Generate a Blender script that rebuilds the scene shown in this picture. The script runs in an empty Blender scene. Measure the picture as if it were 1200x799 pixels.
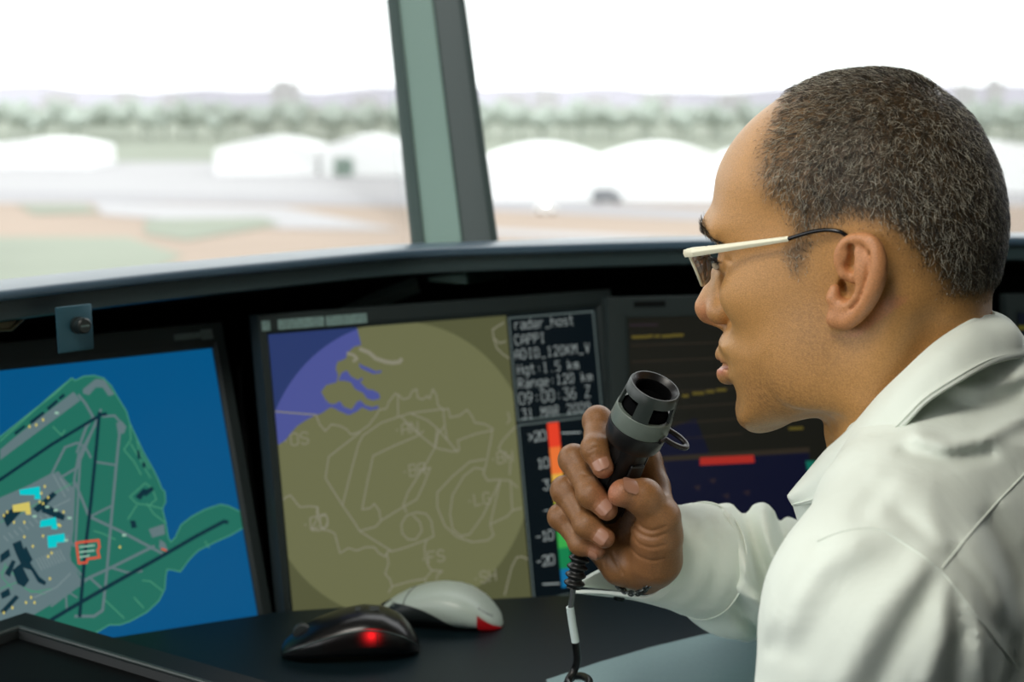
import bpy, bmesh, math, random
import numpy as np
from mathutils import Vector, Matrix
from mathutils.geometry import tessellate_polygon

random.seed(7)
rng = np.random.default_rng(7)
SC = bpy.context.scene
COL = SC.collection
PI = math.pi

# ------------------------------------------------------------------ camera geometry (metres, Z up)
FPX = 1850.0
PITCH = math.radians(9.05)
CAM = np.array([0, 0, 1.23])
CR = np.array([1.0, 0, 0])
CU = np.array([0, math.sin(PITCH), math.cos(PITCH)])
CW = np.array([0, math.cos(PITCH), -math.sin(PITCH)])


def ray(px, py):
    return (px - 600) / FPX * CR + (399.5 - py) / FPX * CU + CW


def P(px, py, d):
    return CAM + d * ray(px, py)


def on_z(px, py, z):
    r = ray(px, py)
    return CAM + (z - CAM[2]) / r[2] * r


# ------------------------------------------------------------------ colours and materials
def lin(c):
    c = c / 255.0
    return c / 12.92 if c <= 0.04045 else ((c + 0.055) / 1.055) ** 2.4


def rgb(r, g, b):
    return (lin(r), lin(g), lin(b), 1.0)


MATS = {}


def mat(name, color, rough=0.5, metal=0.0, spec=0.5, noise=0.0, nscale=40.0, bump=0.0, bscale=200.0,
        emit=None, estr=1.0, sheen=0.0, sss=0.0, coat=0.0):
    if name in MATS:
        return MATS[name]
    m = bpy.data.materials.new(name)
    m.use_nodes = True
    nt = m.node_tree
    b = nt.nodes['Principled BSDF']
    b.inputs['Base Color'].default_value = color
    b.inputs['Roughness'].default_value = rough
    b.inputs['Metallic'].default_value = metal
    b.inputs['Specular IOR Level'].default_value = spec
    b.inputs['Sheen Weight'].default_value = sheen
    b.inputs['Coat Weight'].default_value = coat
    if sss:
        b.inputs['Subsurface Weight'].default_value = sss
        b.inputs['Subsurface Radius'].default_value = (0.006, 0.003, 0.0015)
        b.inputs['Subsurface Scale'].default_value = 1.0
    tc = nt.nodes.new('ShaderNodeTexCoord')
    if noise:
        n = nt.nodes.new('ShaderNodeTexNoise')
        n.inputs['Scale'].default_value = nscale
        n.inputs['Detail'].default_value = 4
        nt.links.new(tc.outputs['Object'], n.inputs['Vector'])
        mx = nt.nodes.new('ShaderNodeMix')
        mx.data_type = 'RGBA'
        mx.inputs[6].default_value = tuple(c * (1 - noise) for c in color[:3]) + (1,)
        mx.inputs[7].default_value = tuple(min(1, c * (1 + noise)) for c in color[:3]) + (1,)
        nt.links.new(n.outputs['Fac'], mx.inputs[0])
        nt.links.new(mx.outputs[2], b.inputs['Base Color'])
    if bump:
        n2 = nt.nodes.new('ShaderNodeTexNoise')
        n2.inputs['Scale'].default_value = bscale
        n2.inputs['Detail'].default_value = 3
        nt.links.new(tc.outputs['Object'], n2.inputs['Vector'])
        bp = nt.nodes.new('ShaderNodeBump')
        bp.inputs['Strength'].default_value = bump
        bp.inputs['Distance'].default_value = 0.001
        nt.links.new(n2.outputs['Fac'], bp.inputs['Height'])
        nt.links.new(bp.outputs['Normal'], b.inputs['Normal'])
    if emit is not None:
        b.inputs['Emission Color'].default_value = emit
        b.inputs['Emission Strength'].default_value = estr
    MATS[name] = m
    return m


def screen_mat(name, color, strength=1.0):
    """a lit screen colour: black glass that gives off its own light"""
    if name in MATS:
        return MATS[name]
    m = mat(name, (0.004, 0.004, 0.004, 1), rough=0.35, spec=0.15, emit=color, estr=strength)
    return m


def glass_mat(name, tint, fac, rough=0.02):
    m = bpy.data.materials.new(name)
    m.use_nodes = True
    nt = m.node_tree
    nt.nodes.clear()
    out = nt.nodes.new('ShaderNodeOutputMaterial')
    tr = nt.nodes.new('ShaderNodeBsdfTransparent')
    tr.inputs['Color'].default_value = tint
    gl = nt.nodes.new('ShaderNodeBsdfGlossy')
    gl.inputs['Roughness'].default_value = rough
    lw = nt.nodes.new('ShaderNodeFresnel')
    lw.inputs['IOR'].default_value = 1.45
    mu = nt.nodes.new('ShaderNodeMath')
    mu.operation = 'MULTIPLY'
    mu.inputs[1].default_value = fac
    nt.links.new(lw.outputs[0], mu.inputs[0])
    mx = nt.nodes.new('ShaderNodeMixShader')
    nt.links.new(mu.outputs[0], mx.inputs[0])
    nt.links.new(tr.outputs[0], mx.inputs[1])
    nt.links.new(gl.outputs[0], mx.inputs[2])
    nt.links.new(mx.outputs[0], out.inputs['Surface'])
    return m


# ------------------------------------------------------------------ mesh helpers
def mesh_obj(name, V, F, m=None, parent=None, smooth=True, cols=None):
    me = bpy.data.meshes.new(name)
    if isinstance(V, np.ndarray):
        V = V.tolist()
    if isinstance(F, np.ndarray):
        F = F.tolist()
    me.from_pydata(V, [], F)
    me.validate()
    if smooth:
        me.polygons.foreach_set('use_smooth', [True] * len(me.polygons))
    if cols is not None:
        a = me.color_attributes.new('Col', 'FLOAT_COLOR', 'POINT')
        c4 = np.ones((len(me.vertices), 4), dtype=np.float32)
        c4[:, :3] = cols
        a.data.foreach_set('color', c4.ravel())
    o = bpy.data.objects.new(name, me)
    COL.objects.link(o)
    if m:
        me.materials.append(m)
    if parent is not None:
        o.parent = parent
        o.matrix_parent_inverse = parent.matrix_world.inverted()
    return o


def smooth_by_angle(o, deg=35):
    bm = bmesh.new()
    bm.from_mesh(o.data)
    bmesh.ops.recalc_face_normals(bm, faces=bm.faces)
    for f in bm.faces:
        f.smooth = True
    for e in bm.edges:
        if len(e.link_faces) == 2:
            e.smooth = e.calc_face_angle(0) < math.radians(deg)
    bm.to_mesh(o.data)
    bm.free()
    return o


def empty(name, loc=(0, 0, 0)):
    o = bpy.data.objects.new(name, None)
    COL.objects.link(o)
    o.location = Vector(loc)
    o.empty_display_size = 0.05
    bpy.context.view_layer.update()
    return o


def tag(o, label, cat, group=None):
    o['label'] = label
    o['category'] = cat
    if group:
        o['group'] = group
    return o


def struct(o):
    o['kind'] = 'structure'
    return o


class MB:
    """collects shapes into one mesh"""

    def __init__(self):
        self.V = []
        self.F = []

    def add(self, V, F):
        n = len(self.V)
        self.V += [tuple(v) for v in V]
        self.F += [tuple(i + n for i in f) for f in F]
        return self

    def box(self, o, ex, ey, ez, lo, hi):
        """box in frame (o; ex, ey, ez)"""
        o, ex, ey, ez = map(np.asarray, (o, ex, ey, ez))
        V = [o + ex * x + ey * y + ez * z for x in (lo[0], hi[0]) for y in (lo[1], hi[1]) for z in (lo[2], hi[2])]
        return self.add(V, [(0, 1, 3, 2), (4, 6, 7, 5), (0, 4, 5, 1), (2, 3, 7, 6), (0, 2, 6, 4), (1, 5, 7, 3)])

    def tube(self, pts, r, n=12, cap=True, flat=None, up=None):
        """swept tube; r may be list; flat=(rx, ry) factors with up vector gives an oval/flat bar"""
        pts = [np.asarray(p, float) for p in pts]
        m = len(pts)
        rs = r if hasattr(r, '__len__') else [r] * m
        V = []
        prev = None
        for i in range(m):
            t = pts[min(i + 1, m - 1)] - pts[max(i - 1, 0)]
            t = t / (np.linalg.norm(t) + 1e-12)
            if up is not None:
                u = np.asarray(up, float)
            elif prev is None:
                u = np.array([0, 0, 1.0]) if abs(t[2]) < 0.9 else np.array([1.0, 0, 0])
            else:
                u = prev
            u = u - t * (u @ t)
            u /= np.linalg.norm(u) + 1e-12
            prev = u
            w = np.cross(t, u)
            fx, fy = flat if flat else (1, 1)
            for k in range(n):
                a = 2 * PI * k / n
                V.append(pts[i] + rs[i] * (fx * math.cos(a) * w + fy * math.sin(a) * u))
        F = []
        for i in range(m - 1):
            for k in range(n):
                k2 = (k + 1) % n
                F.append((i * n + k, i * n + k2, (i + 1) * n + k2, (i + 1) * n + k))
        if cap:
            F.append(tuple(range(n - 1, -1, -1)))
            F.append(tuple((m - 1) * n + k for k in range(n)))
        return self.add(V, F)

    def lathe(self, o, ax, ux, prof, n=48, a0=0.0, a1=2 * PI):
        """prof: list of (s, r): s along ax, r radius; full or partial turn"""
        o, ax, ux = map(np.asarray, (o, ax, ux))
        wy = np.cross(ax, ux)
        full = abs(a1 - a0 - 2 * PI) < 1e-6
        k_n = n if full else n + 1
        V = []
        for s, r in prof:
            for k in range(k_n):
                a = a0 + (a1 - a0) * k / n
                V.append(o + ax * s + r * (math.cos(a) * ux + math.sin(a) * wy))
        F = []
        for i in range(len(prof) - 1):
            for k in range(n):
                k2 = (k + 1) % k_n
                F.append((i * k_n + k, i * k_n + k2, (i + 1) * k_n + k2, (i + 1) * k_n + k))
        return self.add(V, F)

    def poly(self, pts):
        """flat polygon given by 3D points"""
        pts = [Vector(p) for p in pts]
        tris = tessellate_polygon([pts])
        return self.add([tuple(p) for p in pts], [tuple(t) for t in tris])

    def build(self, name, m, parent=None, smooth=False, angle=None, bevel=0.0, bseg=2):
        o = mesh_obj(name, self.V, self.F, m, parent, smooth=smooth)
        if bevel:
            bm = bmesh.new()
            bm.from_mesh(o.data)
            bmesh.ops.remove_doubles(bm, verts=bm.verts, dist=1e-6)
            bmesh.ops.recalc_face_normals(bm, faces=bm.faces)
            ed = [e for e in bm.edges if len(e.link_faces) == 2 and e.calc_face_angle(0) > 0.5]
            bmesh.ops.bevel(bm, geom=ed, offset=bevel, segments=bseg, affect='EDGES', profile=0.5)
            bm.to_mesh(o.data)
            bm.free()
            smooth_by_angle(o, 40)
        elif angle:
            smooth_by_angle(o, angle)
        return o


def catmull(pts, n=8, closed=False):
    pts = [np.asarray(p, float) for p in pts]
    out = []
    m = len(pts)
    rngi = range(m) if closed else range(m - 1)
    for i in rngi:
        if closed:
            a, b, c, d = pts[(i - 1) % m], pts[i], pts[(i + 1) % m], pts[(i + 2) % m]
        else:
            a, b, c, d = pts[max(i - 1, 0)], pts[i], pts[i + 1], pts[min(i + 2, m - 1)]
        for k in range(n):
            t = k / n
            out.append(0.5 * (2 * b + (c - a) * t + (2 * a - 5 * b + 4 * c - d) * t * t + (3 * b - a - 3 * c + d) * t ** 3))
    if not closed:
        out.append(pts[-1])
    return out


# ------------------------------------------------------------------ implicit surfaces (numpy) for bodies and cloth
def smin(a, b, k):
    if k <= 0:
        return np.minimum(a, b)
    h = np.clip(0.5 + 0.5 * (b - a) / k, 0, 1)
    return b + (a - b) * h - k * h * (1 - h)


def smax(a, b, k):
    return -smin(-a, -b, k)


class Field:
    def __init__(self, lo, hi, h, big=0.05):
        self.lo = np.array(lo, float)
        self.h = h
        self.n = np.ceil((np.array(hi) - self.lo) / h).astype(int) + 1
        self.ax = [(self.lo[i] + h * np.arange(self.n[i])).astype(np.float32) for i in range(3)]
        self.v = np.full(self.n, big, np.float32)

    def sl(self, lo, hi):
        s = []
        for i in range(3):
            a = int(np.clip(np.floor((lo[i] - self.lo[i]) / self.h), 0, self.n[i] - 1))
            b = int(np.clip(np.ceil((hi[i] - self.lo[i]) / self.h) + 1, a + 1, self.n[i]))
            s.append(slice(a, b))
        return tuple(s)

    def xyz(self, s):
        return (self.ax[0][s[0]][:, None, None], self.ax[1][s[1]][None, :, None], self.ax[2][s[2]][None, None, :])

    def chain(self, pts, rs, k=0.0, kin=0.004, sub=False, joint=None):
        """smooth union with a chain of round cones"""
        pts = [np.asarray(p, float) for p in pts]
        m = max(rs) + max(k, kin) + 0.006
        lo = np.min(pts, axis=0) - m
        hi = np.max(pts, axis=0) + m
        s = self.sl(lo, hi)
        X, Y, Z = self.xyz(s)
        d = None
        for i in range(len(pts) - 1):
            a, b = pts[i], pts[i + 1]
            ba = b - a
            L2 = float(ba @ ba) + 1e-12
            t = np.clip(((X - a[0]) * ba[0] + (Y - a[1]) * ba[1] + (Z - a[2]) * ba[2]) / L2, 0, 1)
            dd = np.sqrt((X - a[0] - t * ba[0]) ** 2 + (Y - a[1] - t * ba[1]) ** 2 + (Z - a[2] - t * ba[2]) ** 2) - (rs[i] + t * (rs[i + 1] - rs[i]))
            d = dd if d is None else smin(d, dd, kin)
        self.v[s] = smax(self.v[s], -d, k) if sub else smin(self.v[s], d, k)
        return self

    def ell(self, c, r, k=0.0, axes=None, sub=False):
        c = np.asarray(c, float)
        r = np.asarray(r, float)
        m = r.max() + k + 0.006
        s = self.sl(c - m, c + m)
        X, Y, Z = self.xyz(s)
        dx, dy, dz = X - c[0], Y - c[1], Z - c[2]
        if axes is not None:
            A = np.asarray(axes, float)
            dx, dy, dz = (dx * A[0][0] + dy * A[0][1] + dz * A[0][2], dx * A[1][0] + dy * A[1][1] + dz * A[1][2],
                          dx * A[2][0] + dy * A[2][1] + dz * A[2][2])
        k0 = np.sqrt((dx / r[0]) ** 2 + (dy / r[1]) ** 2 + (dz / r[2]) ** 2)
        k1 = np.sqrt((dx / r[0] ** 2) ** 2 + (dy / r[1] ** 2) ** 2 + (dz / r[2] ** 2) ** 2) + 1e-9
        d = k0 * (k0 - 1) / k1
        self.v[s] = smax(self.v[s], -d, k) if sub else smin(self.v[s], d, k)
        return self

    def groove(self, pts, w, depth):
        """shallow crease (depth>0) or ridge (depth<0) along a polyline"""
        pts = [np.asarray(p, float) for p in pts]
        m = 3 * w
        s = self.sl(np.min(pts, axis=0) - m, np.max(pts, axis=0) + m)
        X, Y, Z = self.xyz(s)
        d2 = None
        for i in range(len(pts) - 1):
            a, b = pts[i], pts[i + 1]
            ba = b - a
            t = np.clip(((X - a[0]) * ba[0] + (Y - a[1]) * ba[1] + (Z - a[2]) * ba[2]) / (float(ba @ ba) + 1e-12), 0, 1)
            q = (X - a[0] - t * ba[0]) ** 2 + (Y - a[1] - t * ba[1]) ** 2 + (Z - a[2] - t * ba[2]) ** 2
            d2 = q if d2 is None else np.minimum(d2, q)
        self.v[s] += depth * np.exp(-d2 / (w * w))
        return self

    def mesh(self, relax=1):
        v = self.v
        ins = v < 0
        c = ins[:-1, :-1, :-1].astype(np.int8)
        cnt = np.zeros_like(c)
        offs = [(i, j, k) for i in (0, 1) for j in (0, 1) for k in (0, 1)]
        n = np.array(v.shape) - 1
        for o in offs:
            cnt += ins[o[0]:o[0] + n[0], o[1]:o[1] + n[1], o[2]:o[2] + n[2]]
        act = (cnt > 0) & (cnt < 8)
        I = np.argwhere(act)
        idx = np.full(act.shape, -1, np.int64)
        idx[act] = np.arange(len(I))
        cv = {o: v[I[:, 0] + o[0], I[:, 1] + o[1], I[:, 2] + o[2]] for o in offs}
        acc = np.zeros((len(I), 3))
        num = np.zeros(len(I))
        for a in offs:
            for ax in range(3):
                if a[ax] == 0:
                    b = list(a)
                    b[ax] = 1
                    b = tuple(b)
                    va, vb = cv[a], cv[b]
                    x = (va < 0) != (vb < 0)
                    t = np.where(x, va / np.where(x, va - vb, 1), 0)
                    p = np.array(a, float)[None, :].repeat(len(I), 0)
                    p[:, ax] += t
                    acc[x] += p[x]
                    num[x] += 1
        V = self.lo + self.h * (I + acc / np.maximum(num, 1)[:, None])
        F = []
        for ax in range(3):
            o1, o2 = [(1, 2), (2, 0), (0, 1)][ax]
            sA = [slice(None)] * 3
            sB = [slice(None)] * 3
            sA[ax] = slice(0, -1)
            sB[ax] = slice(1, None)
            ch = ins[tuple(sA)] != ins[tuple(sB)]
            E = np.argwhere(ch)
            E = E[(E[:, o1] > 0) & (E[:, o2] > 0) & (E[:, o1] < n[o1]) & (E[:, o2] < n[o2])]
            if not len(E):
                continue
            flip = ~ins[E[:, 0], E[:, 1], E[:, 2]]
            q = []
            for d1, d2 in ((0, 0), (1, 0), (1, 1), (0, 1)):
                e = E.copy()
                e[:, o1] -= d1
                e[:, o2] -= d2
                q.append(idx[e[:, 0], e[:, 1], e[:, 2]])
            Q = np.stack(q, 1)
            Q = Q[:, ::-1].copy() if False else Q
            Q[flip] = Q[flip][:, ::-1]
            Q = Q[(Q >= 0).all(1)]
            F.append(Q)
        F = np.concatenate(F)
        for _ in range(relax):
            S = np.zeros_like(V)
            N = np.zeros(len(V))
            for k in range(4):
                a, b = F[:, k], F[:, (k + 1) % 4]
                np.add.at(S, a, V[b])
                np.add.at(N, a, 1)
                np.add.at(S, b, V[a])
                np.add.at(N, b, 1)
            V = 0.5 * V + 0.5 * S / np.maximum(N, 1)[:, None]
        return V, F

# =================================================================== SETTING: the land outside the tower
GZ = -30.0
SKY = 2.6
FILL_E = 12.5


def gpt(px, py):
    return on_z(px, py, GZ)


m_grass = mat('pale_grass', rgb(127, 132, 118), rough=0.9, noise=0.25, nscale=0.02)
m_soil = mat('dry_soil', rgb(150, 132, 118), rough=0.9, noise=0.12, nscale=0.03)
m_tarmac = mat('pale_tarmac', rgb(146, 143, 146), rough=0.8, noise=0.10, nscale=0.03)
m_concrete = mat('light_concrete', rgb(158, 155, 157), rough=0.8, noise=0.06, nscale=0.05)
m_white = mat('white_cladding', rgb(238, 238, 238), rough=0.6)
m_hill = mat('hazed_hills', rgb(166, 162, 172), rough=1.0, noise=0.08, nscale=0.004)  # far hills paled towards lavender, the haze is put into the colour
m_tree = mat('hazed_leaves', rgb(168, 176, 167), rough=0.9, noise=0.2, nscale=0.12)  # leaves greyed and paled, distance haze mixed into the colour
m_bark = mat('tree_bark', rgb(110, 100, 92), rough=0.9)

b = MB()
b.add([(-9000, -200, GZ), (9000, -200, GZ), (9000, 9000, GZ), (-9000, 9000, GZ)], [(0, 1, 2, 3)])
struct(b.build('ground', m_soil))


def strip(name, pts, m, dz):
    """a flat area on the field, corners read off as ground points"""
    q = [gpt(*p) for p in pts]
    bb = MB()
    bb.poly([(p[0], p[1], GZ + dz) for p in q])
    return struct(bb.build(name, m))


strip('apron', [(-700, 190), (2000, 190), (2000, 243), (-700, 236)], m_concrete, 0.05)
strip('taxiway', [(-600, 226), (500, 243), (900, 262), (900, 250), (500, 232), (-600, 214)], m_tarmac, 0.10)
strip('taxiway', [(110, 238), (330, 243), (470, 270), (330, 268), (120, 252)], m_concrete, 0.15)
strip('service_road', [(560, 268), (900, 284), (900, 292), (560, 275)], m_concrete, 0.15)
strip('grass_strip', [(20, 240), (100, 240), (118, 250), (40, 252)], m_grass, 0.20)
strip('grass_strip', [(170, 258), (310, 255), (330, 264), (220, 282), (170, 275)], m_grass, 0.20)
strip('lawn', [(-400, 278), (150, 278), (215, 300), (150, 330), (-400, 345)], m_grass, 0.10)
strip('lawn', [(-1200, 118), (2600, 118), (2000, 190), (-700, 190)], m_grass, 0.10)

# hills on the horizon
V, F = [], []
nx = 120
for i in range(nx + 1):
    x = -3600 + 7200 * i / nx
    hgt = 34 + 5 * math.sin(i * 0.35) + 4 * math.sin(i * 0.9 + 1) + 3 * math.sin(i * 2.1)
    for y, z in ((3000, 0), (3200, hgt * 0.85), (3500, hgt), (4200, 0)):
        V.append((x, y, GZ + z))
for i in range(nx):
    for k in range(3):
        F.append((i * 4 + k, (i + 1) * 4 + k, (i + 1) * 4 + k + 1, i * 4 + k + 1))
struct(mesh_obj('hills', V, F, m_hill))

# hangars
def hangar(px0, px1, pyb, hgt, depth, label, arched=1, door=None):
    a, c = gpt(px0, pyb), gpt(px1, pyb)
    w = c[0] - a[0]
    y0 = a[1]
    root = empty('hangar', ((a[0] + c[0]) / 2, y0 + depth / 2, GZ))
    bb = MB()
    eave = hgt * 0.72
    for k in range(arched):
        x0, x1 = a[0] + w * k / arched, a[0] + w * (k + 1) / arched
        n = 14
        ring = [(x0, 0)] + [(x0 + (x1 - x0) * t / n, eave + (hgt - eave) * math.sin(PI * t / n)) for t in range(n + 1)] + [(x1, 0)]
        V = [(x, y0, GZ + z) for x, z in ring] + [(x, y0 + depth, GZ + z) for x, z in ring]
        m = len(ring)
        F = [tuple(range(m)), tuple(range(2 * m - 1, m - 1, -1))] + [(i, i + m, i + 1 + m, i + 1) for i in range(m - 1)]
        bb.add(V, F)
    bb.build('shell', m_white, root, angle=50)
    if door:
        dpx0, dpx1, dh = door
        d0, d1 = gpt(dpx0, pyb)[0], gpt(dpx1, pyb)[0]
        q = MB()
        q.box((0, y0 - 0.3, GZ), (1, 0, 0), (0, 1, 0), (0, 0, 1), (d0, -0.4, 0.0), (d1, 0.32, dh))
        q.build('door', mat('hangar_door', rgb(120, 138, 128), rough=0.7), root)
    tag(root, label, 'building')


hangar(-160, 106, 197, 11, 40, 'long white hangar at far left beyond the window glass', 2)
hangar(252, 372, 205, 13, 45, 'white arched hangar left of the dark hangar doorway', 1)
hangar(376, 474, 206, 14, 45, 'white hangar with small dark doorway beside the window post', 1, (392, 414, 6.5))
hangar(566, 1010, 235, 15, 50, 'wide white hangar row with scalloped roof right of the window post', 3)
hangar(1100, 1420, 226, 15, 50, 'white hangar behind the man at far right', 2)

# trees beyond the apron
def tree_mesh():
    V, F = [], []
    bm = bmesh.new()
    r2 = random.Random(3)
    for k in range(9):
        a = r2.random() * 2 * PI
        rr = 0.0 if k == 0 else 3.2
        c = Vector((rr * math.cos(a), rr * math.sin(a), 11 + r2.uniform(-3.5, 3.0)))
        ret = bmesh.ops.create_icosphere(bm, subdivisions=2, radius=r2.uniform(2.6, 4.2))
        for v in ret['verts']:
            v.co = v.co * (1 + 0.16 * r2.uniform(-1, 1)) + c
    bmesh.ops.create_cone(bm, cap_ends=True, segments=8, radius1=0.6, radius2=0.35, depth=9, matrix=Matrix.Translation((0, 0, 4.5)))
    me = bpy.data.meshes.new('tree')
    bm.to_mesh(me)
    bm.free()
    me.polygons.foreach_set('use_smooth', [True] * len(me.polygons))
    me.materials.append(m_tree)
    return me


tme = tree_mesh()
r3 = random.Random(11)
for row, yw in enumerate((985.0, 1030.0, 1075.0)):
    nrow = (38, 34, 36)[row]
    for k in range(nrow):
        xw = -400 + 840 * (k + 0.5 * (row % 2) + r3.uniform(-0.10, 0.10)) / nrow
        o = bpy.data.objects.new('tree', tme)
        COL.objects.link(o)
        s = r3.uniform(1.05, 1.5)
        o.location = (xw, yw + r3.uniform(-6, 6), GZ)
        o.scale = (1.35, 1.35, s)
        o.rotation_euler = (0, 0, r3.uniform(0, 6.28))
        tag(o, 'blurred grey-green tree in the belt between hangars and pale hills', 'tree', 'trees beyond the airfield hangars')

# pale blocks of the far town
r4 = random.Random(5)
for k, (px, w, h) in enumerate([(70, 26, 24), (150, 18, 26), (205, 20, 18), (335, 22, 42), (430, 22, 18), (600, 26, 22), (640, 20, 27), (700, 22, 18),
                                (770, 26, 24), (860, 24, 22), (1130, 16, 36), (1165, 12, 44)]):
    g = gpt(px, 128)
    bb = MB()
    bb.box((g[0], g[1], GZ), (1, 0, 0), (0, 1, 0), (0, 0, 1), (-w, -10, 0), (w, 10, h))
    bb.box((g[0], g[1], GZ), (1, 0, 0), (0, 1, 0), (0, 0, 1), (-w * 0.5, -6, h), (w * 0.3, 6, h + 5))
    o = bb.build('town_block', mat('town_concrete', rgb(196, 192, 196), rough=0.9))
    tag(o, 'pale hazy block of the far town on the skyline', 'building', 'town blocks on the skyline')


def van(px, py, m, label, lamp=False, s=1.0):  # lamp: adds a glowing spot for a glint
    g = gpt(px, py)
    root = empty('airfield_van', (g[0], g[1], GZ))
    bb = MB()
    bb.box((g[0], g[1], GZ), (1, 0, 0), (0, 1, 0), (0, 0, 1), (-2.6 * s, -1, 0.5), (2.6 * s, 1, 1.5 * s + 0.2))
    bb.box((g[0], g[1], GZ), (1, 0, 0), (0, 1, 0), (0, 0, 1), (-2.4 * s, -0.95, 1.5 * s + 0.2), (1.5 * s, 0.95, 2.5 * s))
    bb.build('body', m, root, bevel=0.12)
    for sx in (-1.7, 1.7):
        for sy in (-0.95, 0.95):
            w = MB()
            w.lathe((g[0] + sx * s, g[1] + sy - 0.15, GZ + 0.5), (0, 1, 0), (1, 0, 0), [(0, 0.05), (0, 0.42), (0.05, 0.5), (0.25, 0.5), (0.3, 0.42), (0.3, 0.05)], n=20)
            w.build('wheel', mat('van_tyre', rgb(40, 40, 42), rough=0.8), root, angle=40)
    if lamp:  # glowing dome added for a bright glint, no real lamp
        w = MB()
        w.lathe((g[0], g[1] - 0.1, GZ + 2.5 * s), (0, 0, 1), (1, 0, 0), [(0, 0.3), (0.08, 0.32), (0.3, 0.28), (0.45, 0.12), (0.47, 0.01)], n=20)
        w.build('glint_spot', mat('glint_glow', (1, 1, 1, 1), emit=(1, 1, 1, 1), estr=90), root, angle=40)
    tag(root, label, 'van')


van(711, 238, mat('van_grey', rgb(120, 122, 126), rough=0.5), 'dark grey van parked before the white hangar row', s=1.6)
van(640, 250, mat('van_white', rgb(235, 235, 235), rough=0.5), 'white airfield van with a glowing spot for a glint on the taxiway', lamp=True)

# =================================================================== SETTING: tower cab
m_wallp = mat('cab_wall_paint', rgb(58, 66, 66), rough=0.8, noise=0.06)
m_floor = mat('cab_carpet', rgb(50, 54, 56), rough=0.95, noise=0.2, nscale=300)
m_frame = mat('mullion_paint', rgb(122, 150, 141), rough=0.45)
m_frame_dark = mat('gasket_and_shade', rgb(38, 62, 58), rough=0.6)
m_ledge = mat('console_paint', rgb(50, 66, 68), rough=0.42, spec=0.4, bump=0.05, bscale=900)
m_nose = mat('console_nosing', rgb(70, 92, 108), rough=0.3, spec=0.5)
m_black = mat('matt_black', rgb(18, 23, 23), rough=0.6, spec=0.25)
m_deep = mat('deep_black', rgb(12, 15, 15), rough=0.8, spec=0.1)
m_bezel = mat('bezel_charcoal', rgb(40, 49, 49), rough=0.5, spec=0.3, bump=0.04, bscale=1500)
m_desk = mat('desk_laminate', rgb(13, 29, 35), rough=0.45, spec=0.28, bump=0.05, bscale=1200)
m_desk_lit = mat('desk_daylight', rgb(132, 158, 161), rough=0.5, spec=0.3, noise=0.08, nscale=300)  # paler desk colour for the painted patch of daylight

FLOOR_Z = 0.0
bb = MB()
bb.box((0, 0, FLOOR_Z), (1, 0, 0), (0, 1, 0), (0, 0, 1), (-2.6, -2.0, -0.08), (2.6, 2.1, 0))
struct(bb.build('floor', m_floor))

# console top ledge: plan curve, measured where its lit top meets the dark nosing
ZL = 1.07
led_px = [(0, 340), (50, 334), (100, 328.5), (200, 317.5), (300, 308), (400, 298.5), (480, 292), (560, 289), (640, 286.5), (720, 284), (820, 281.5), (1000, 279), (1190, 277.5)]
led = [on_z(px, py, ZL)[:2] for px, py in led_px]
led0 = led[0] + (led[0] - led[2]) * 2.2
led1 = led[0] + (led[0] - led[2]) * 1.0
ledN = led[-1] + (led[-1] - led[-2]) * 3.0 + np.array([0, -0.10])
ledM = led[-1] + (led[-1] - led[-2]) * 9.0 + np.array([0, -0.75])
led = [led0, led1] + led + [ledN, ledM]
LED = np.array(catmull(led, 6))
for _ in range(6):
    LED[1:-1] = 0.25 * LED[:-2] + 0.5 * LED[1:-1] + 0.25 * LED[2:]
tg = np.gradient(LED, axis=0)
tg /= np.linalg.norm(tg, axis=1)[:, None]
NRM = np.stack([tg[:, 1], -tg[:, 0]], 1)          # towards the operator


def sweep(prof, closed=True):
    """sweep (out, z) profile along the ledge curve"""
    V, F = [], []
    m = len(prof)
    for i in range(len(LED)):
        for o_, z_ in prof:
            q = LED[i] + NRM[i] * o_
            V.append((q[0], q[1], z_))
    rg = m if closed else m - 1
    for i in range(len(LED) - 1):
        for k in range(rg):
            k2 = (k + 1) % m
            F.append((i * m + k, i * m + k2, (i + 1) * m + k2, (i + 1) * m + k))
    if closed:
        F.append(tuple(range(m - 1, -1, -1)))
        F.append(tuple((len(LED) - 1) * m + k for k in range(m)))
    return V, F


console = empty('control_console', (0.1, 1.6, 0))
tag(console, 'long curved dark control console housing the screens under the windows', 'console')
V, F = sweep([(-0.075, ZL - 0.002), (-0.004, ZL), (0.001, ZL - 0.001), (0.0025, ZL - 0.003), (0.0025, ZL - 0.0075), (0.001, ZL - 0.009), (-0.075, ZL - 0.009)])
smooth_by_angle(mesh_obj('ledge_nosing', V, F, m_nose, console), 50)
V, F = sweep([(-0.075, ZL - 0.0092), (-0.006, ZL - 0.0092), (-0.006, ZL - 0.0255), (-0.009, ZL - 0.0275), (-0.075, ZL - 0.0275)])
smooth_by_angle(mesh_obj('ledge_fascia', V, F, m_ledge, console), 50)
# the recess behind the screens
V, F = sweep([(-0.075, ZL - 0.03), (-0.28, ZL - 0.06), (-0.31, 0.40), (-0.29, 0.40), (-0.26, ZL - 0.075), (-0.070, ZL - 0.036)])
smooth_by_angle(mesh_obj('recess_back', V, F, m_deep, console), 50)
# outer wall under the glass
V, F = sweep([(-0.33, ZL - 0.050), (-0.37, ZL - 0.050), (-0.45, 0.0), (-0.41, 0.0)])
o = mesh_obj('wall_front', V, F, m_wallp)
smooth_by_angle(o, 40)
struct(o)
V, F = sweep([(-0.077, ZL - 0.024), (-0.328, ZL - 0.046), (-0.328, ZL - 0.050), (-0.077, ZL - 0.029)])
o = mesh_obj('trim_4', V, F, m_deep)
smooth_by_angle(o, 40)
struct(o)

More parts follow.
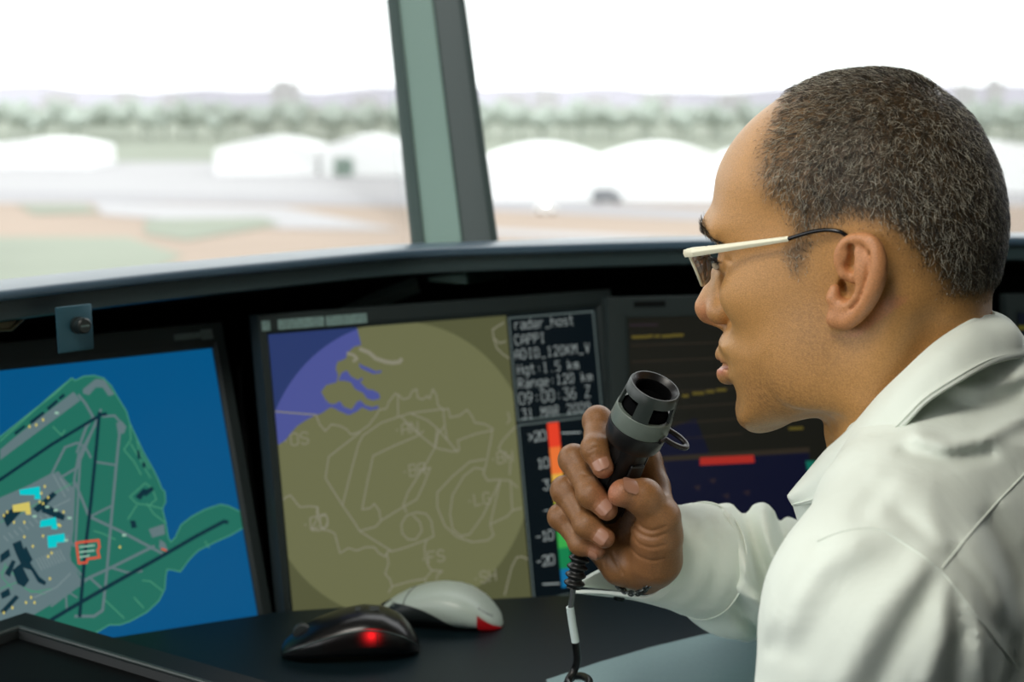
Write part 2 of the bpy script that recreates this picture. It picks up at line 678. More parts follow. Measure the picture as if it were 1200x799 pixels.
# mullion between the two panes
mb_, mt_ = P(531, 285, 1.755), P(492.5, -40, 1.98)
ax = (mt_ - mb_) / np.linalg.norm(mt_ - mb_)
mt_ = mb_ + ax * 2.0
mb_ = mb_ - ax * 0.05
outd = np.array([-0.45, 0.89, 0.0])
outd = outd - ax * (outd @ ax)
outd /= np.linalg.norm(outd)
sd = np.cross(outd, ax)
Lm = np.linalg.norm(mt_ - mb_)


def prism(o, e1, e2, e3, ring, L):
    V = [o + e1 * x + e2 * y for x, y in ring] + [o + e1 * x + e2 * y + e3 * L for x, y in ring]
    m = len(ring)
    F = [tuple(range(m - 1, -1, -1)), tuple(range(m, 2 * m))] + [(i, (i + 1) % m, (i + 1) % m + m, i + m) for i in range(m)]
    return V, F
ring = [(-0.040, 0.004), (-0.031, -0.010), (0.010, -0.036), (0.013, -0.036), (0.042, 0.014), (0.042, 0.028), (0.0, 0.07), (-0.040, 0.02)]
V, F = prism(mb_, np.array([1.0, 0, 0]), np.array([0, 1.0, 0]), ax, ring, Lm)
o = mesh_obj('trim_1', V, F, m_frame, None, smooth=False)
struct(o)
V, F = prism(mb_, np.array([1.0, 0, 0]), np.array([0, 1.0, 0]), ax, [(0.0115, -0.0368), (0.0140, -0.0368), (0.0432, 0.0135), (0.0432, 0.028), (0.0418, 0.028), (0.0418, 0.0145), (0.0128, -0.0358)], Lm)
struct(mesh_obj('trim_5', V, F, m_frame_dark, None, smooth=False))  # dark cover over the right face, its shade painted in
# dark glazing gaskets on both sides of the post
for k, rg in enumerate(([(-0.046, 0.004), (-0.0405, 0.000), (-0.0312, -0.0102), (-0.0318, -0.0125), (-0.042, -0.004), (-0.047, 0.002)],
                        [(0.0425, 0.012), (0.050, 0.016), (0.050, 0.026), (0.0425, 0.026)])):
    V, F = prism(mb_, np.array([1.0, 0, 0]), np.array([0, 1.0, 0]), ax, rg, Lm)
    struct(mesh_obj('trim_%d' % (k + 2), V, F, m_frame_dark, None, smooth=False))

m_glass = glass_mat('window_glass', (0.985, 1.0, 0.99, 1), 0.35)
for k, (dx, dy, ln, x0) in enumerate(((-0.83, -0.56, 1.5, -0.036), (0.985, 0.17, 2.3, 0.036))):
    d = np.array([dx, dy, 0])
    d /= np.linalg.norm(d)
    a0 = mb_ + np.array([x0, 0.022, 0])
    nn = np.cross(d, ax)
    nn /= np.linalg.norm(nn)
    bb = MB()
    bb.box(a0, d, ax, nn, (0.0, 0.0, -0.003), (ln, Lm, 0.003))
    struct(bb.build('window_%d' % (k + 1), m_glass))

# =================================================================== DESK
DZ = 0.745
rear_px = [(-160, 822), (-60, 784), (60, 756), (160, 741), (250, 727), (330, 715), (430, 708), (530, 702.5), (620, 698), (700, 694), (820, 690), (1000, 686), (1240, 684)]
rear = [on_z(px, py, DZ)[:2] for px, py in rear_px] + [np.array([0.85, 1.50]), np.array([1.20, 1.40]), np.array([1.55, 1.22])]
front = [(1.45, 0.98), (1.10, 1.22), (0.90, 1.30), (0.60, 1.29), (0.40, 1.235), (0.24, 1.135), (0.0, 1.10), (-0.25, 1.02), (-0.50, 0.80), (-0.75, 0.50)]
out = [tuple(q) for q in rear] + front
top = [(x, y, DZ) for x, y in out]
bb = MB()
bm = bmesh.new()
vs = [bm.verts.new(p) for p in top]
f = bm.faces.new(vs)
if f.normal.z < 0:
    f.normal_flip()
ext = bmesh.ops.extrude_face_region(bm, geom=[f])
for v in ext['geom']:
    if isinstance(v, bmesh.types.BMVert):
        v.co.z -= 0.035
bmesh.ops.recalc_face_normals(bm, faces=bm.faces)
me = bpy.data.meshes.new('worktop')
bm.to_mesh(me)
bm.free()
desk = empty('desk', (0.1, 1.25, 0))
o = bpy.data.objects.new('worktop', me)
COL.objects.link(o)
me.materials.append(m_desk)
o.parent = desk
o.matrix_parent_inverse = desk.matrix_world.inverted()
md = o.modifiers.new('bev', 'BEVEL')
md.width = 0.004
md.segments = 2
tag(desk, 'dark laminate operator desk running below the screens', 'desk')
# pale sheet on the worktop: daylight falling there, painted as a colour
lit_edge = [on_z(px, py, DZ)[:2] for px, py in ((640, 797), (700, 777), (760, 759.5), (820, 745), (880, 733), (960, 722), (1060, 714), (1150, 710))]
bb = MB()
bb.poly([(x, y, DZ + 0.0006) for x, y in lit_edge] + [(0.58, 1.300, DZ + 0.0006), (0.40, 1.250, DZ + 0.0006), (0.24, 1.15, DZ + 0.0006), (0.04, 1.115, DZ + 0.0006)])
bb.build('daylight_patch', m_desk_lit, desk)
for lx, ly in ((-0.45, 0.95), (1.25, 1.25), (0.08, 1.42)):
    bb = MB()
    bb.box((lx, ly, 0), (1, 0, 0), (0, 1, 0), (0, 0, 1), (-0.02, -0.02, 0), (0.02, 0.02, DZ - 0.035))
    bb.build('leg', m_black, desk, bevel=0.003)
# lower fascia under the screens, behind the desk edge
V, F = [], []
bb = MB()
for i in range(len(rear) - 1):
    a, c = np.array(rear[i]), np.array(rear[i + 1])
    t = (c - a) / np.linalg.norm(c - a)
    nrm = np.array([-t[1], t[0]])
    bb.add([(*(a + nrm * 0.004), 0.65), (*(c + nrm * 0.004), 0.65), (*(c + nrm * 0.004), 0.05), (*(a + nrm * 0.004), 0.05),
            (*(a + nrm * 0.02), 0.65), (*(c + nrm * 0.02), 0.65), (*(c + nrm * 0.02), 0.05), (*(a + nrm * 0.02), 0.05)],
           [(0, 1, 2, 3), (4, 7, 6, 5), (0, 4, 5, 1), (2, 6, 7, 3)])
bb.build('kick_panel', m_deep, console)

# =================================================================== MONITORS
class Screen:
    """a flat display plane: origin at its top-left corner, u right, v down"""

    def __init__(self, px, py, d, psi, tilt, W, Hh, u0=0.0):
        s, t = math.radians(psi), math.radians(tilt)
        self.u = np.array([math.cos(s), math.sin(s), 0])
        nh = np.array([math.sin(s), -math.cos(s), 0])
        self.v = np.array([0, 0, -1]) * math.cos(t) + nh * math.sin(t)
        self.n = nh * math.cos(t) + np.array([0, 0, 1]) * math.sin(t)
        self.o = P(px, py, d) + self.u * u0
        self.W, self.H = W, Hh

    def uv(self, px, py):
        r = ray(px, py)
        s = ((self.o - CAM) @ self.n) / (r @ self.n)
        X = CAM + s * r - self.o
        return (X @ self.u, X @ self.v)

    def pt(self, u, v, w=0.0):
        return self.o + self.u * u + self.v * v + self.n * w

    def clip(self, pts, rect=None):
        x0, y0, x1, y1 = rect or (0, 0, self.W, self.H)
        for axis, lim, sgn in ((0, x0, 1), (0, x1, -1), (1, y0, 1), (1, y1, -1)):
            outp = []
            for i in range(len(pts)):
                a, c = pts[i - 1], pts[i]
                ia, ic = sgn * (a[axis] - lim) >= 0, sgn * (c[axis] - lim) >= 0
                if ia != ic:
                    t = (lim - a[axis]) / (c[axis] - a[axis])
                    outp.append((a[0] + t * (c[0] - a[0]), a[1] + t * (c[1] - a[1])))
                if ic:
                    outp.append(c)
            pts = outp
            if not pts:
                return []
        return pts

    def fill(self, bb, uvs, layer, rect=None):
        uvs = self.clip([tuple(q) for q in uvs], rect)
        if len(uvs) >= 3:
            bb.poly([self.pt(u, v, 0.00012 * layer) for u, v in uvs])

    def line(self, bb, uvs, w, layer, rect=None, closed=False):
        x0, y0, x1, y1 = rect or (0, 0, self.W, self.H)
        uvs = [np.array(q) for q in uvs]
        if closed:
            uvs.append(uvs[0])
        for a, c in zip(uvs[:-1], uvs[1:]):
            d = c - a
            L = np.linalg.norm(d)
            if L < 1e-7:
                continue
            d = d / L
            nn = np.array([-d[1], d[0]]) * w / 2
            a2, c2 = a - d * w * 0.3, c + d * w * 0.3
            q = self.clip([tuple(a2 + nn), tuple(c2 + nn), tuple(c2 - nn), tuple(a2 - nn)], (x0, y0, x1, y1))
            if len(q) >= 3:
                bb.add([self.pt(u, v, 0.00012 * layer) for u, v in q], [tuple(range(len(q)))])

    def text(self, bb, s, u, v, size, adv, layer, width=0.0008, sx=1.0, shear=0.0):
        """stroke lettering on a 4x6 grid: s starts at (u, v) baseline-left, cap height = size"""
        for ch in s:
            for st in GLYPH.get(ch, []):
                self.line(bb, [(u + (x / 4.0) * size * 0.66 * sx, v - (y / 6.0) * size) for x, y in st], width, layer)
            u += adv


GLYPH = {
    '0': [[(1, 0), (0, 1), (0, 5), (1, 6), (3, 6), (4, 5), (4, 1), (3, 0), (1, 0)]], '1': [[(1, 5), (2, 6), (2, 0)], [(1, 0), (3, 0)]],
    '2': [[(0, 5), (1, 6), (3, 6), (4, 5), (4, 4), (0, 0), (4, 0)]],
    '3': [[(0, 6), (4, 6), (2, 3.6), (3, 3.6), (4, 2.6), (4, 1), (3, 0), (1, 0), (0, 1)]],
    '5': [[(4, 6), (0, 6), (0, 3.5), (3, 3.5), (4, 2.6), (4, 1), (3, 0), (0, 0)]],
    '6': [[(3.5, 6), (1, 5), (0, 3), (0, 1), (1, 0), (3, 0), (4, 1), (4, 2.4), (3, 3.2), (0.4, 3)]],
    '9': [[(0.5, 0), (3, 1), (4, 3), (4, 5), (3, 6), (1, 6), (0, 5), (0, 3.6), (1, 2.8), (3.8, 3)]],
    ':': [[(2, 1), (2, 1.7)], [(2, 3.4), (2, 4.1)]], '.': [[(1.8, 0), (2.4, 0)]], '-': [[(0.5, 3), (3.5, 3)]], '_': [[(0, -0.6), (4, -0.6)]], '>': [[(0.5, 5), (3.5, 3), (0.5, 1)]],
    'A': [[(0, 0), (0, 4.5), (2, 6), (4, 4.5), (4, 0)], [(0, 2.4), (4, 2.4)]], 'B': [[(0, 0), (0, 6), (3, 6), (4, 5), (4, 4), (3, 3.2), (0, 3.2)], [(3, 3.2), (4, 2.3), (4, 1), (3, 0), (0, 0)]],
    'C': [[(4, 5), (3, 6), (1, 6), (0, 5), (0, 1), (1, 0), (3, 0), (4, 1)]], 'D': [[(0, 0), (0, 6), (2.7, 6), (4, 4.6), (4, 1.4), (2.7, 0), (0, 0)]],
    'E': [[(4, 6), (0, 6), (0, 0), (4, 0)], [(0, 3.2), (3, 3.2)]], 'F': [[(4, 6), (0, 6), (0, 0)], [(0, 3.2), (3, 3.2)]],
    'G': [[(4, 5), (3, 6), (1, 6), (0, 5), (0, 1), (1, 0), (4, 0), (4, 2.6), (2.4, 2.6)]], 'H': [[(0, 0), (0, 6)], [(4, 0), (4, 6)], [(0, 3), (4, 3)]],
    'I': [[(1, 6), (3, 6)], [(2, 6), (2, 0)], [(1, 0), (3, 0)]], 'K': [[(0, 0), (0, 6)], [(4, 6), (0, 2.6)], [(1.2, 3.5), (4, 0)]], 'L': [[(0, 6), (0, 0), (4, 0)]],
    'M': [[(0, 0), (0, 6), (2, 3), (4, 6), (4, 0)]], 'N': [[(0, 0), (0, 6), (4, 0), (4, 6)]], 'O': [[(1, 0), (0, 1), (0, 5), (1, 6), (3, 6), (4, 5), (4, 1), (3, 0), (1, 0)]],
    'P': [[(0, 0), (0, 6), (3, 6), (4, 5), (4, 4), (3, 3), (0, 3)]], 'Q': [[(1, 0), (0, 1), (0, 5), (1, 6), (3, 6), (4, 5), (4, 1), (3, 0), (1, 0)], [(2.4, 1.6), (4, 0)]],
    'R': [[(0, 0), (0, 6), (3, 6), (4, 5), (4, 4), (3, 3), (0, 3)], [(1.8, 3), (4, 0)]], 'S': [[(4, 5), (3, 6), (1, 6), (0, 5), (0, 4), (1, 3.2), (3, 2.8), (4, 2), (4, 1), (3, 0), (1, 0), (0, 1)]],
    'V': [[(0, 6), (2, 0), (4, 6)]], 'Z': [[(0, 6), (4, 6), (0, 0), (4, 0)]],
    'r': [[(0.5, 0), (0.5, 4)], [(0.5, 3), (1.8, 4), (3.5, 4)]], 'a': [[(0.5, 4), (3, 4), (4, 3.2), (4, 0), (1, 0), (0, 1), (1, 2.2), (4, 2.2)]], 'd': [[(4, 6), (4, 0), (1, 0), (0, 1), (0, 3), (1, 4), (4, 4)]],
    'h': [[(0, 0), (0, 6)], [(0, 3), (1, 4), (3, 4), (4, 3), (4, 0)]], 'o': [[(1, 0), (0, 1), (0, 3), (1, 4), (3, 4), (4, 3), (4, 1), (3, 0), (1, 0)]],
    's': [[(4, 4), (1, 4), (0, 3), (1, 2.1), (3, 2), (4, 1), (3, 0), (0, 0)]], 't': [[(1.4, 6), (1.4, 1), (2.2, 0), (3.6, 0)], [(0, 4), (3.4, 4)]],
    'g': [[(4, 4), (1, 4), (0, 3), (0, 1), (1, 0.3), (4, 0.3)], [(4, 4), (4, -1), (3, -1.8), (0.6, -1.8)]], 'n': [[(0, 0), (0, 4)], [(0, 3), (1, 4), (3, 4), (4, 3), (4, 0)]],
    'e': [[(0, 2), (4, 2), (4, 3), (3, 4), (1, 4), (0, 3), (0, 1), (1, 0), (3.6, 0)]], 'k': [[(0, 0), (0, 6)], [(3.4, 4), (0, 1.6)], [(1.2, 2.3), (3.8, 0)]],
    'm': [[(0, 0), (0, 4)], [(0, 3.4), (0.8, 4), (2, 3.4), (2, 0)], [(2, 3.4), (3, 4), (4, 3.4), (4, 0)]], 'i': [[(2, 0), (2, 4)], [(2, 5.2), (2, 5.8)]],
    'c': [[(4, 3.4), (3, 4), (1, 4), (0, 3), (0, 1), (1, 0), (3, 0), (4, 0.6)]], 'f': [[(3.6, 6), (2.4, 6), (1.6, 5), (1.6, 0)], [(0.2, 4), (3.2, 4)]],
}


def monitor(sc, label, bez=(0.018, 0.020, 0.020, 0.022), back=0.05, m=None, name='monitor'):
    """flat screen with bezel (left, top, right, bottom), rear housing and swivel arm"""
    l, t, r, bt = bez
    W, Hh = sc.W, sc.H
    root = empty(name, sc.pt(W / 2, Hh + bt, -0.02))
    m = m or m_bezel
    # bezel ring
    V, F = [], []
    prof = [(0.0, -0.001), (-0.0012, 0.0030), (-0.25, 0.0055), (-0.93, 0.0055), (-1.0, 0.002), (-1.0, -0.018)]
    cr = [(0, 0, -1, -1), (W, 0, 1, -1), (W, Hh, 1, 1), (0, Hh, -1, 1)]
    for k, (fr, w) in enumerate(prof):
        for (cu, cv, su, sv) in cr:
            bu = l if su < 0 else r
            bv = t if sv < 0 else bt
            f_ = abs(fr) if abs(fr) > 0.01 else fr * 0
            V.append(sc.pt(cu + su * bu * f_, cv + sv * bv * f_, w))
    for k in range(len(prof) - 1):
        for c in range(4):
            c2 = (c + 1) % 4
            F.append((k * 4 + c, k * 4 + c2, (k + 1) * 4 + c2, (k + 1) * 4 + c))
    bzl = mesh_obj('bezel', V, F, m, root, smooth=False)
    smooth_by_angle(bzl, 25)
    bb = MB()
    bb.box(sc.o, sc.u, sc.v, sc.n, (-l * 0.55, -t * 0.9, -0.030), (W + r * 0.55, Hh + bt * 0.9, -0.0185))
    bb.box(sc.o, sc.u, sc.v, sc.n, (W * 0.12, Hh * 0.12, -back), (W * 0.88, Hh * 0.88, -0.030))
    bb.build('housing', m_black, root, bevel=0.003)
    scr = MB()
    scr.box(sc.o, sc.u, sc.v, sc.n, (-0.0005, -0.0005, -0.0022), (W + 0.0005, Hh + 0.0005, -0.0004))
    s = scr.build('screen', mat('screen_glass', (0.004, 0.005, 0.006, 1), rough=0.3, spec=0.25), root)
    bb = MB()
    base = sc.pt(W / 2, Hh * 0.6, -back)
    bb.tube([base, base - sc.n * 0.03, np.array([base[0], base[1], 0]) * np.array([1, 1, 0]) + np.array([-sc.n[0] * 0.05, -sc.n[1] * 0.05, 0.72]), np.array([base[0] - sc.n[0] * 0.05, base[1] - sc.n[1] * 0.05, 0.0])], 0.022, n=12)
    bb.build('support_post', m_black, root, angle=40)
    tag(root, label, 'monitor')
    return root, s


# ---- radar monitor
R_ = Screen(313, 392, 1.53, 29.5, 10.5, 0.376, 0.301)
radar, radar_scr = monitor(R_, 'monitor showing an olive weather radar map beside a black text panel', bez=(0.010, 0.020, 0.020, 0.022))
MAPW = R_.uv(593, 370)[0]
rect = (0, 0, MAPW, R_.H)
E_land_dim = screen_mat('radar_land_outside', rgb(84, 86, 58))
E_land = screen_mat('radar_land', rgb(106, 108, 75))
E_sea_dim = screen_mat('radar_sea_outside', rgb(40, 56, 104))
E_sea = screen_mat('radar_sea', rgb(74, 82, 146))
E_line = screen_mat('radar_lines', rgb(133, 131, 113))
E_text = screen_mat('radar_text', rgb(160, 170, 168))
E_panel = screen_mat('radar_panel', rgb(6, 15, 20))
E_rule = screen_mat('radar_rule', rgb(86, 98, 96))
uvp = lambda pts: [R_.uv(*q) for q in pts]
bb = MB()
R_.fill(bb, [(0, 0), (MAPW, 0), (MAPW, R_.H), (0, R_.H)], 1)
bb.build('map_ground', E_land_dim, radar_scr)
cu, cv, crr = 0.1318, 0.1462, 0.1490
circ = [(cu + crr * math.cos(a), cv + crr * math.sin(a)) for a in np.linspace(0, 2 * PI, 120, endpoint=False)]
bb = MB()
R_.fill(bb, circ, 2, rect)
bb.build('range_disc', E_land, radar_scr)
coast = [(300, 380), (417, 376), (418, 384), (421, 396), (423, 404), (415, 406), (407, 413), (405, 420), (395, 424), (393, 432), (396, 440), (394, 448), (382, 451), (376, 459), (381, 468), (386, 473), (393, 474),
         (397, 471), (400, 477), (407, 478), (412, 481), (407, 486), (398, 481), (388, 477), (384, 479), (377, 484), (366, 488), (357, 493), (348, 499), (340, 508), (334, 516), (326, 521), (300, 530)]
bb = MB()
R_.fill(bb, uvp(coast), 3, rect)
bb.build('sea_outside', E_sea_dim, radar_scr)
# sea within range = coast polygon cut by the disc
def clip_convex(poly, conv):
    for i in range(len(conv)):
        a, c = conv[i], conv[(i + 1) % len(conv)]
        nx_, ny_ = -(c[1] - a[1]), c[0] - a[0]
        outp = []
        for j in range(len(poly)):
            p0, p1 = poly[j - 1], poly[j]
            s0 = (p0[0] - a[0]) * nx_ + (p0[1] - a[1]) * ny_
            s1 = (p1[0] - a[0]) * nx_ + (p1[1] - a[1]) * ny_
            if (s0 >= 0) != (s1 >= 0):
                t = s0 / (s0 - s1)
                outp.append((p0[0] + t * (p1[0] - p0[0]), p0[1] + t * (p1[1] - p0[1])))
            if s1 >= 0:
                outp.append(p1)
        poly = outp
        if not poly:
            return []
    return poly


bb = MB()
R_.fill(bb, clip_convex(uvp(coast), circ), 4, rect)
for inlet in ([(396, 446), (400, 437), (406, 434), (411, 441), (420, 446), (425, 451), (430, 456), (437, 457), (444, 461), (445, 467), (437, 469), (430, 467), (425, 460), (416, 456), (411, 448), (404, 446)],
              [(420, 425), (424, 428), (432, 431), (440, 435), (447, 434), (446, 437), (437, 438), (428, 434), (422, 431)],
              [(385, 474), (393, 473), (398, 470), (403, 477), (412, 480), (418, 471), (422, 469), (428, 475), (436, 477), (443, 475), (443, 479), (433, 481), (424, 477), (418, 482), (409, 486), (398, 482)],
              [(411, 447), (418, 446), (425, 442), (424, 446), (417, 450)]):
    R_.fill(bb, uvp(inlet), 5, rect)
bb.build('sea_in_range', E_sea, radar_scr)
bb = MB()
LW = 0.00125
for pl in (
        [(321, 482), (345, 484), (370, 486), (374, 497), (381, 505), (388, 497), (398, 499), (406, 503), (411, 509), (421, 506), (432, 498), (441, 486), (444, 480), (452, 479), (456, 470), (463, 461), (467, 463), (472, 468), (479, 466), (483, 458), (488, 456), (489, 466), (495, 468), (500, 464), (503, 467), (507, 456), (511, 463), (513, 475), (519, 480), (525, 479), (527, 489), (538, 487), (547, 480), (553, 488), (556, 495), (568, 497), (577, 502), (575, 515), (572, 530), (569, 545), (566, 555), (571, 563), (583, 562), (597, 563), (606, 571)],
        [(466, 462), (466, 488)], [(385, 700 - 165), (421, 507)], [(385, 535), (381, 560), (401, 592), (415, 612), (421, 622), (459, 646)],
        [(401, 592), (413, 545), (420, 520), (425, 510), (447, 495), (480, 484), (520, 479)], [(470, 488), (486, 505), (511, 525), (530, 529), (538, 527), (536, 516), (558, 508), (577, 504)],
        [(480, 484), (500, 492), (512, 502), (526, 518), (536, 530)], [(519, 480), (521, 500), (524, 516)], [(512, 502), (509, 525), (500, 541), (478, 576), (472, 592), (476, 600)], [(520, 500), (513, 508), (510, 524)],
        [(437, 534), (462, 522), (488, 511), (496, 505)], [(437, 534), (430, 565), (424, 597), (434, 595), (438, 590), (444, 598), (446, 610), (472, 594), (488, 585), (496, 568), (504, 548), (494, 551), (478, 576)],
        [(421, 622), (440, 617), (446, 610)], [(459, 646), (476, 641), (500, 632), (508, 628), (505, 610), (499, 602), (488, 600), (476, 604), (470, 614), (471, 625), (478, 632), (487, 632), (494, 622), (492, 612), (484, 604)],
        [(568, 538), (550, 541), (530, 558), (512, 577), (512, 594), (521, 616), (535, 629), (553, 635), (571, 633), (578, 627), (574, 614), (582, 580), (586, 562)],
        [(568, 550), (556, 548), (543, 558), (530, 580), (527, 602), (530, 620), (540, 628), (550, 626), (565, 605), (580, 575), (586, 562)],
        [(598, 563), (600, 598), (611, 595)], [(574, 614), (594, 605), (600, 598)],
        [(322, 596), (334, 583), (340, 580), (347, 589), (351, 594), (362, 593), (372, 594), (373, 605), (376, 620), (386, 622), (392, 625), (398, 648), (408, 642), (418, 645), (428, 641), (438, 641), (444, 648), (451, 652), (454, 646), (459, 645)],
        [(371, 594), (371, 608), (366, 618), (372, 622), (381, 618), (384, 610), (381, 602), (373, 604)], [(363, 607), (364, 620), (368, 622)], [(453, 648), (455, 660), (451, 672), (457, 679), (459, 688), (455, 694)],
        [(459, 687), (480, 681), (498, 678), (506, 668), (518, 669), (512, 674), (511, 682)], [(500, 632), (497, 640), (498, 652), (502, 664), (506, 668)], [(498, 678), (499, 684)],
        [(592, 400), (585, 402), (578, 396), (577, 386), (590, 378)], [(578, 396), (582, 408), (588, 414), (596, 420)], [(595, 483), (597, 492), (594, 496)], [(604, 500), (596, 508), (588, 517), (584, 525), (588, 530), (590, 530), (598, 538), (597, 556)],
        [(591, 697), (594, 685), (599, 665), (605, 653), (611, 652), (618, 655)]):
    q_ = MB()
    R_.line(q_, uvp(pl), LW, 6, rect)
    if q_.V:
        q_.build('map_line', E_line, radar_scr)
R_.line(bb, uvp([(422, 409), (432, 413), (440, 420), (452, 424), (460, 425), (468, 424), (470, 421)]), 0.004, 6, rect)
bb.build('map_line', E_line, radar_scr)
bb = MB()
R_.line(bb, uvp([(407, 414), (414, 416), (418, 420), (414, 423)]), 0.003, 6, rect)
bb.build('map_line', E_line, radar_scr)
bb = MB()
for s, px, py in (('OS', 341, 522), ('AN', 471, 509), ('BR', 480, 558), ('LG', 556, 592), ('CO', 364, 620), ('FS', 502, 660), ('SH', 563, 683), ('BH', 583, 543)):
    u, v = R_.uv(px, py)
    bb = MB()
    R_.text(bb, s, u, v, 0.0115, 0.0105, 7, 0.0011)
    R_.line(bb, [(u - 0.006, v - 0.005), (u - 0.0048, v - 0.005)], 0.0013, 7)
    bb.build('station_code', E_line, radar_scr)
bb = MB()
R_.fill(bb, [(MAPW, 0), (R_.W, 0), (R_.W, R_.H), (MAPW, R_.H)], 1)
bb.build('side_panel', E_panel, radar_scr)
bb = MB()
pt_, pb_ = R_.uv(608, 497)[1], R_.H
u0, u1 = MAPW + 0.003, R_.W - 0.003
R_.line(bb, [(u0, 0.003), (u1, 0.003), (u1, pt_ - 0.004), (u0, pt_ - 0.004)], 0.0016, 2, closed=True)
R_.line(bb, [(u0, pt_ + 0.001), (u1, pt_ + 0.001), (u1, pb_), (u0, pb_)], 0.0016, 2, closed=True)
bb.build('panel_rule', E_rule, radar_scr)
bb = MB()
for s, px, py, n in (('radar_host', 603, 386, 72), ('CAPPI', 604, 404, 37), ('ADID_120KM_V', 604, 421, 90), ('Hgt:1.5 km', 607, 439, 74), ('Range:120 km', 608, 455, 89), ('09:00:36 Z', 609, 474, 86), ('31 MAR 2009', 612, 491, 83)):
    u, v = R_.uv(px, py)
    u2 = R_.uv(px + n, py)[0]
    bb = MB()
    R_.text(bb, s, u, v, 0.0100 if s[0] != '0' else 0.012, (u2 - u) / len(s), 3, 0.0007, sx=0.78)
    bb.build('readout_line', E_text, radar_scr)
bb = MB()
for s, px, py in (('>20', 619, 518), ('10', 630, 549), ('3', 637, 574), ('-', 637, 604), ('-10', 628, 635), ('-20', 629, 664)):
    u, v = R_.uv(px, py)
    bb = MB()
    R_.text(bb, s, u, v, 0.0100, 0.0075, 3, 0.0009)
    bb.build('scale_number', E_text, radar_scr)
bb = MB()
for y, x0, x1 in ((507.5, 658, 680), (684.5, 636, 655)):
    bb = MB()
    R_.line(bb, [R_.uv(x0, y), R_.uv(x1, y - 1)], 0.0012, 3)
    bb.build('scale_tick', E_text, radar_scr)
cb = [rgb(222, 62, 38), rgb(226, 112, 52), rgb(216, 170, 70), rgb(150, 176, 60), rgb(56, 160, 72), rgb(22, 120, 72), rgb(20, 104, 150)]
ys = [496, 525, 557, 590, 618, 645, 670, 692]
for k in range(7):
    bb = MB()
    va, vb = R_.uv(640, ys[k])[1], R_.uv(640, ys[k + 1])[1]
    ua, ub = R_.uv(641, 497)[0], R_.uv(654.5, 497)[0]
    R_.fill(bb, [(ua, va), (ub, va), (ub, vb), (ua, vb)], 3)
    bb.build('scale_colour', screen_mat('scale_colour_%d' % k, cb[k]), radar_scr)
# worn paper label above the radar picture, its print unreadable
bb = MB()
lab = [R_.uv(305, 391)[0], R_.uv(315, 391)[0], R_.uv(324, 390)[0], R_.uv(378, 386)[0], R_.uv(380, 386)[0], R_.uv(428, 384)[0]]
for a, c in ((0, 1), (2, 3), (4, 5)):
    bb.box(R_.o, R_.u, R_.v, R_.n, (lab[a], -0.0135, 0.0056), (lab[c], -0.0035, 0.0062))
bb.build('label_strip', mat('worn_label', rgb(118, 146, 142), rough=0.7, noise=0.55, nscale=260), radar)

# ---- airport map monitor
A_ = Screen(248, 408, 1.56, 37, 18, 0.376, 0.301, u0=-0.376)
airp, airp_scr = monitor(A_, 'monitor showing a green airport map on a blue background', bez=(0.024, 0.026, 0.014, 0.026))
uva = lambda pts: [A_.uv(*q) for q in pts]
E_blue = screen_mat('airport_blue', rgb(4, 82, 130))
E_green = screen_mat('airport_green', rgb(34, 108, 92))
E_green2 = screen_mat('airport_outline', rgb(70, 142, 112))
E_grey = screen_mat('airport_apron', rgb(96, 118, 122))
E_dark = screen_mat('airport_runway', rgb(10, 46, 58))
E_cyan = screen_mat('airport_cyan', rgb(0, 196, 200))
E_yel = screen_mat('airport_yellow', rgb(206, 192, 100))
E_org = screen_mat('airport_orange', rgb(206, 84, 62))
bb = MB()
A_.fill(bb, [(0, 0), (A_.W, 0), (A_.W, A_.H), (0, A_.H)], 1)
bb.build('map_sea', E_blue, airp_scr)
land = [(-70, 560), (-40, 545), (0, 512), (40, 480), (65, 461), (84, 443), (88, 446), (98, 441), (110, 440), (121, 443), (130, 452), (138, 466), (148, 482), (152, 496), (160, 513), (168, 530), (180, 551), (187, 566), (189, 572), (193, 576), (194, 588), (190, 596), (194, 612),
        (197, 630), (200, 635), (205, 630), (212, 615), (225, 605), (240, 597), (258, 591), (268, 593), (284, 601), (287, 617), (270, 627), (250, 636), (232, 645), (222, 655), (211, 670), (204, 668), (196, 667), (194, 675), (193, 690), (186, 704), (172, 717), (152, 728), (140, 732), (128, 732), (80, 760), (-70, 800)]
bb = MB()
A_.fill(bb, uva(land), 2)
bb.build('airfield_grass', E_green, airp_scr)
bb = MB()
A_.line(bb, uva(land), 0.0011, 3)
for pl in ([(84, 443), (60, 463), (0, 517)], [(152, 497), (153, 515), (145, 527), (157, 541), (165, 556)], [(160, 513), (163, 528), (175, 549)], [(153, 520), (165, 540), (176, 560)],
           [(160, 575), (170, 566), (178, 572), (183, 585), (175, 592), (160, 590), (152, 582), (160, 575)], [(150, 608), (160, 592)], [(175, 592), (190, 596)], [(193, 612), (180, 602), (172, 590)], [(240, 634), (245, 642)],
           [(167, 680), (176, 681), (190, 692)], [(123, 703), (145, 724)], [(62, 500), (72, 510), (76, 504)], [(157, 700), (168, 712)], [(110, 622), (120, 625), (135, 632)]):
    A_.line(bb, uva(pl), 0.0011, 3)
bb.build('airfield_outline', E_green2, airp_scr)
bb = MB()
A_.fill(bb, uva([(-70, 620), (0, 583), (30, 570), (68, 552), (76, 562), (88, 574), (86, 620), (82, 650), (84, 660), (98, 684), (80, 696), (30, 726), (-70, 770)]), 4)
A_.fill(bb, uva([(97, 456), (112, 444), (122, 445), (131, 458), (134, 462), (127, 464), (120, 454), (112, 454), (104, 463), (97, 461)]), 4)
A_.fill(bb, uva([(0, 527), (20, 510), (86, 459), (94, 469), (20, 524), (0, 539)]), 4)
A_.fill(bb, uva([(136, 496), (142, 493), (148, 500), (145, 508), (138, 508)]), 4)
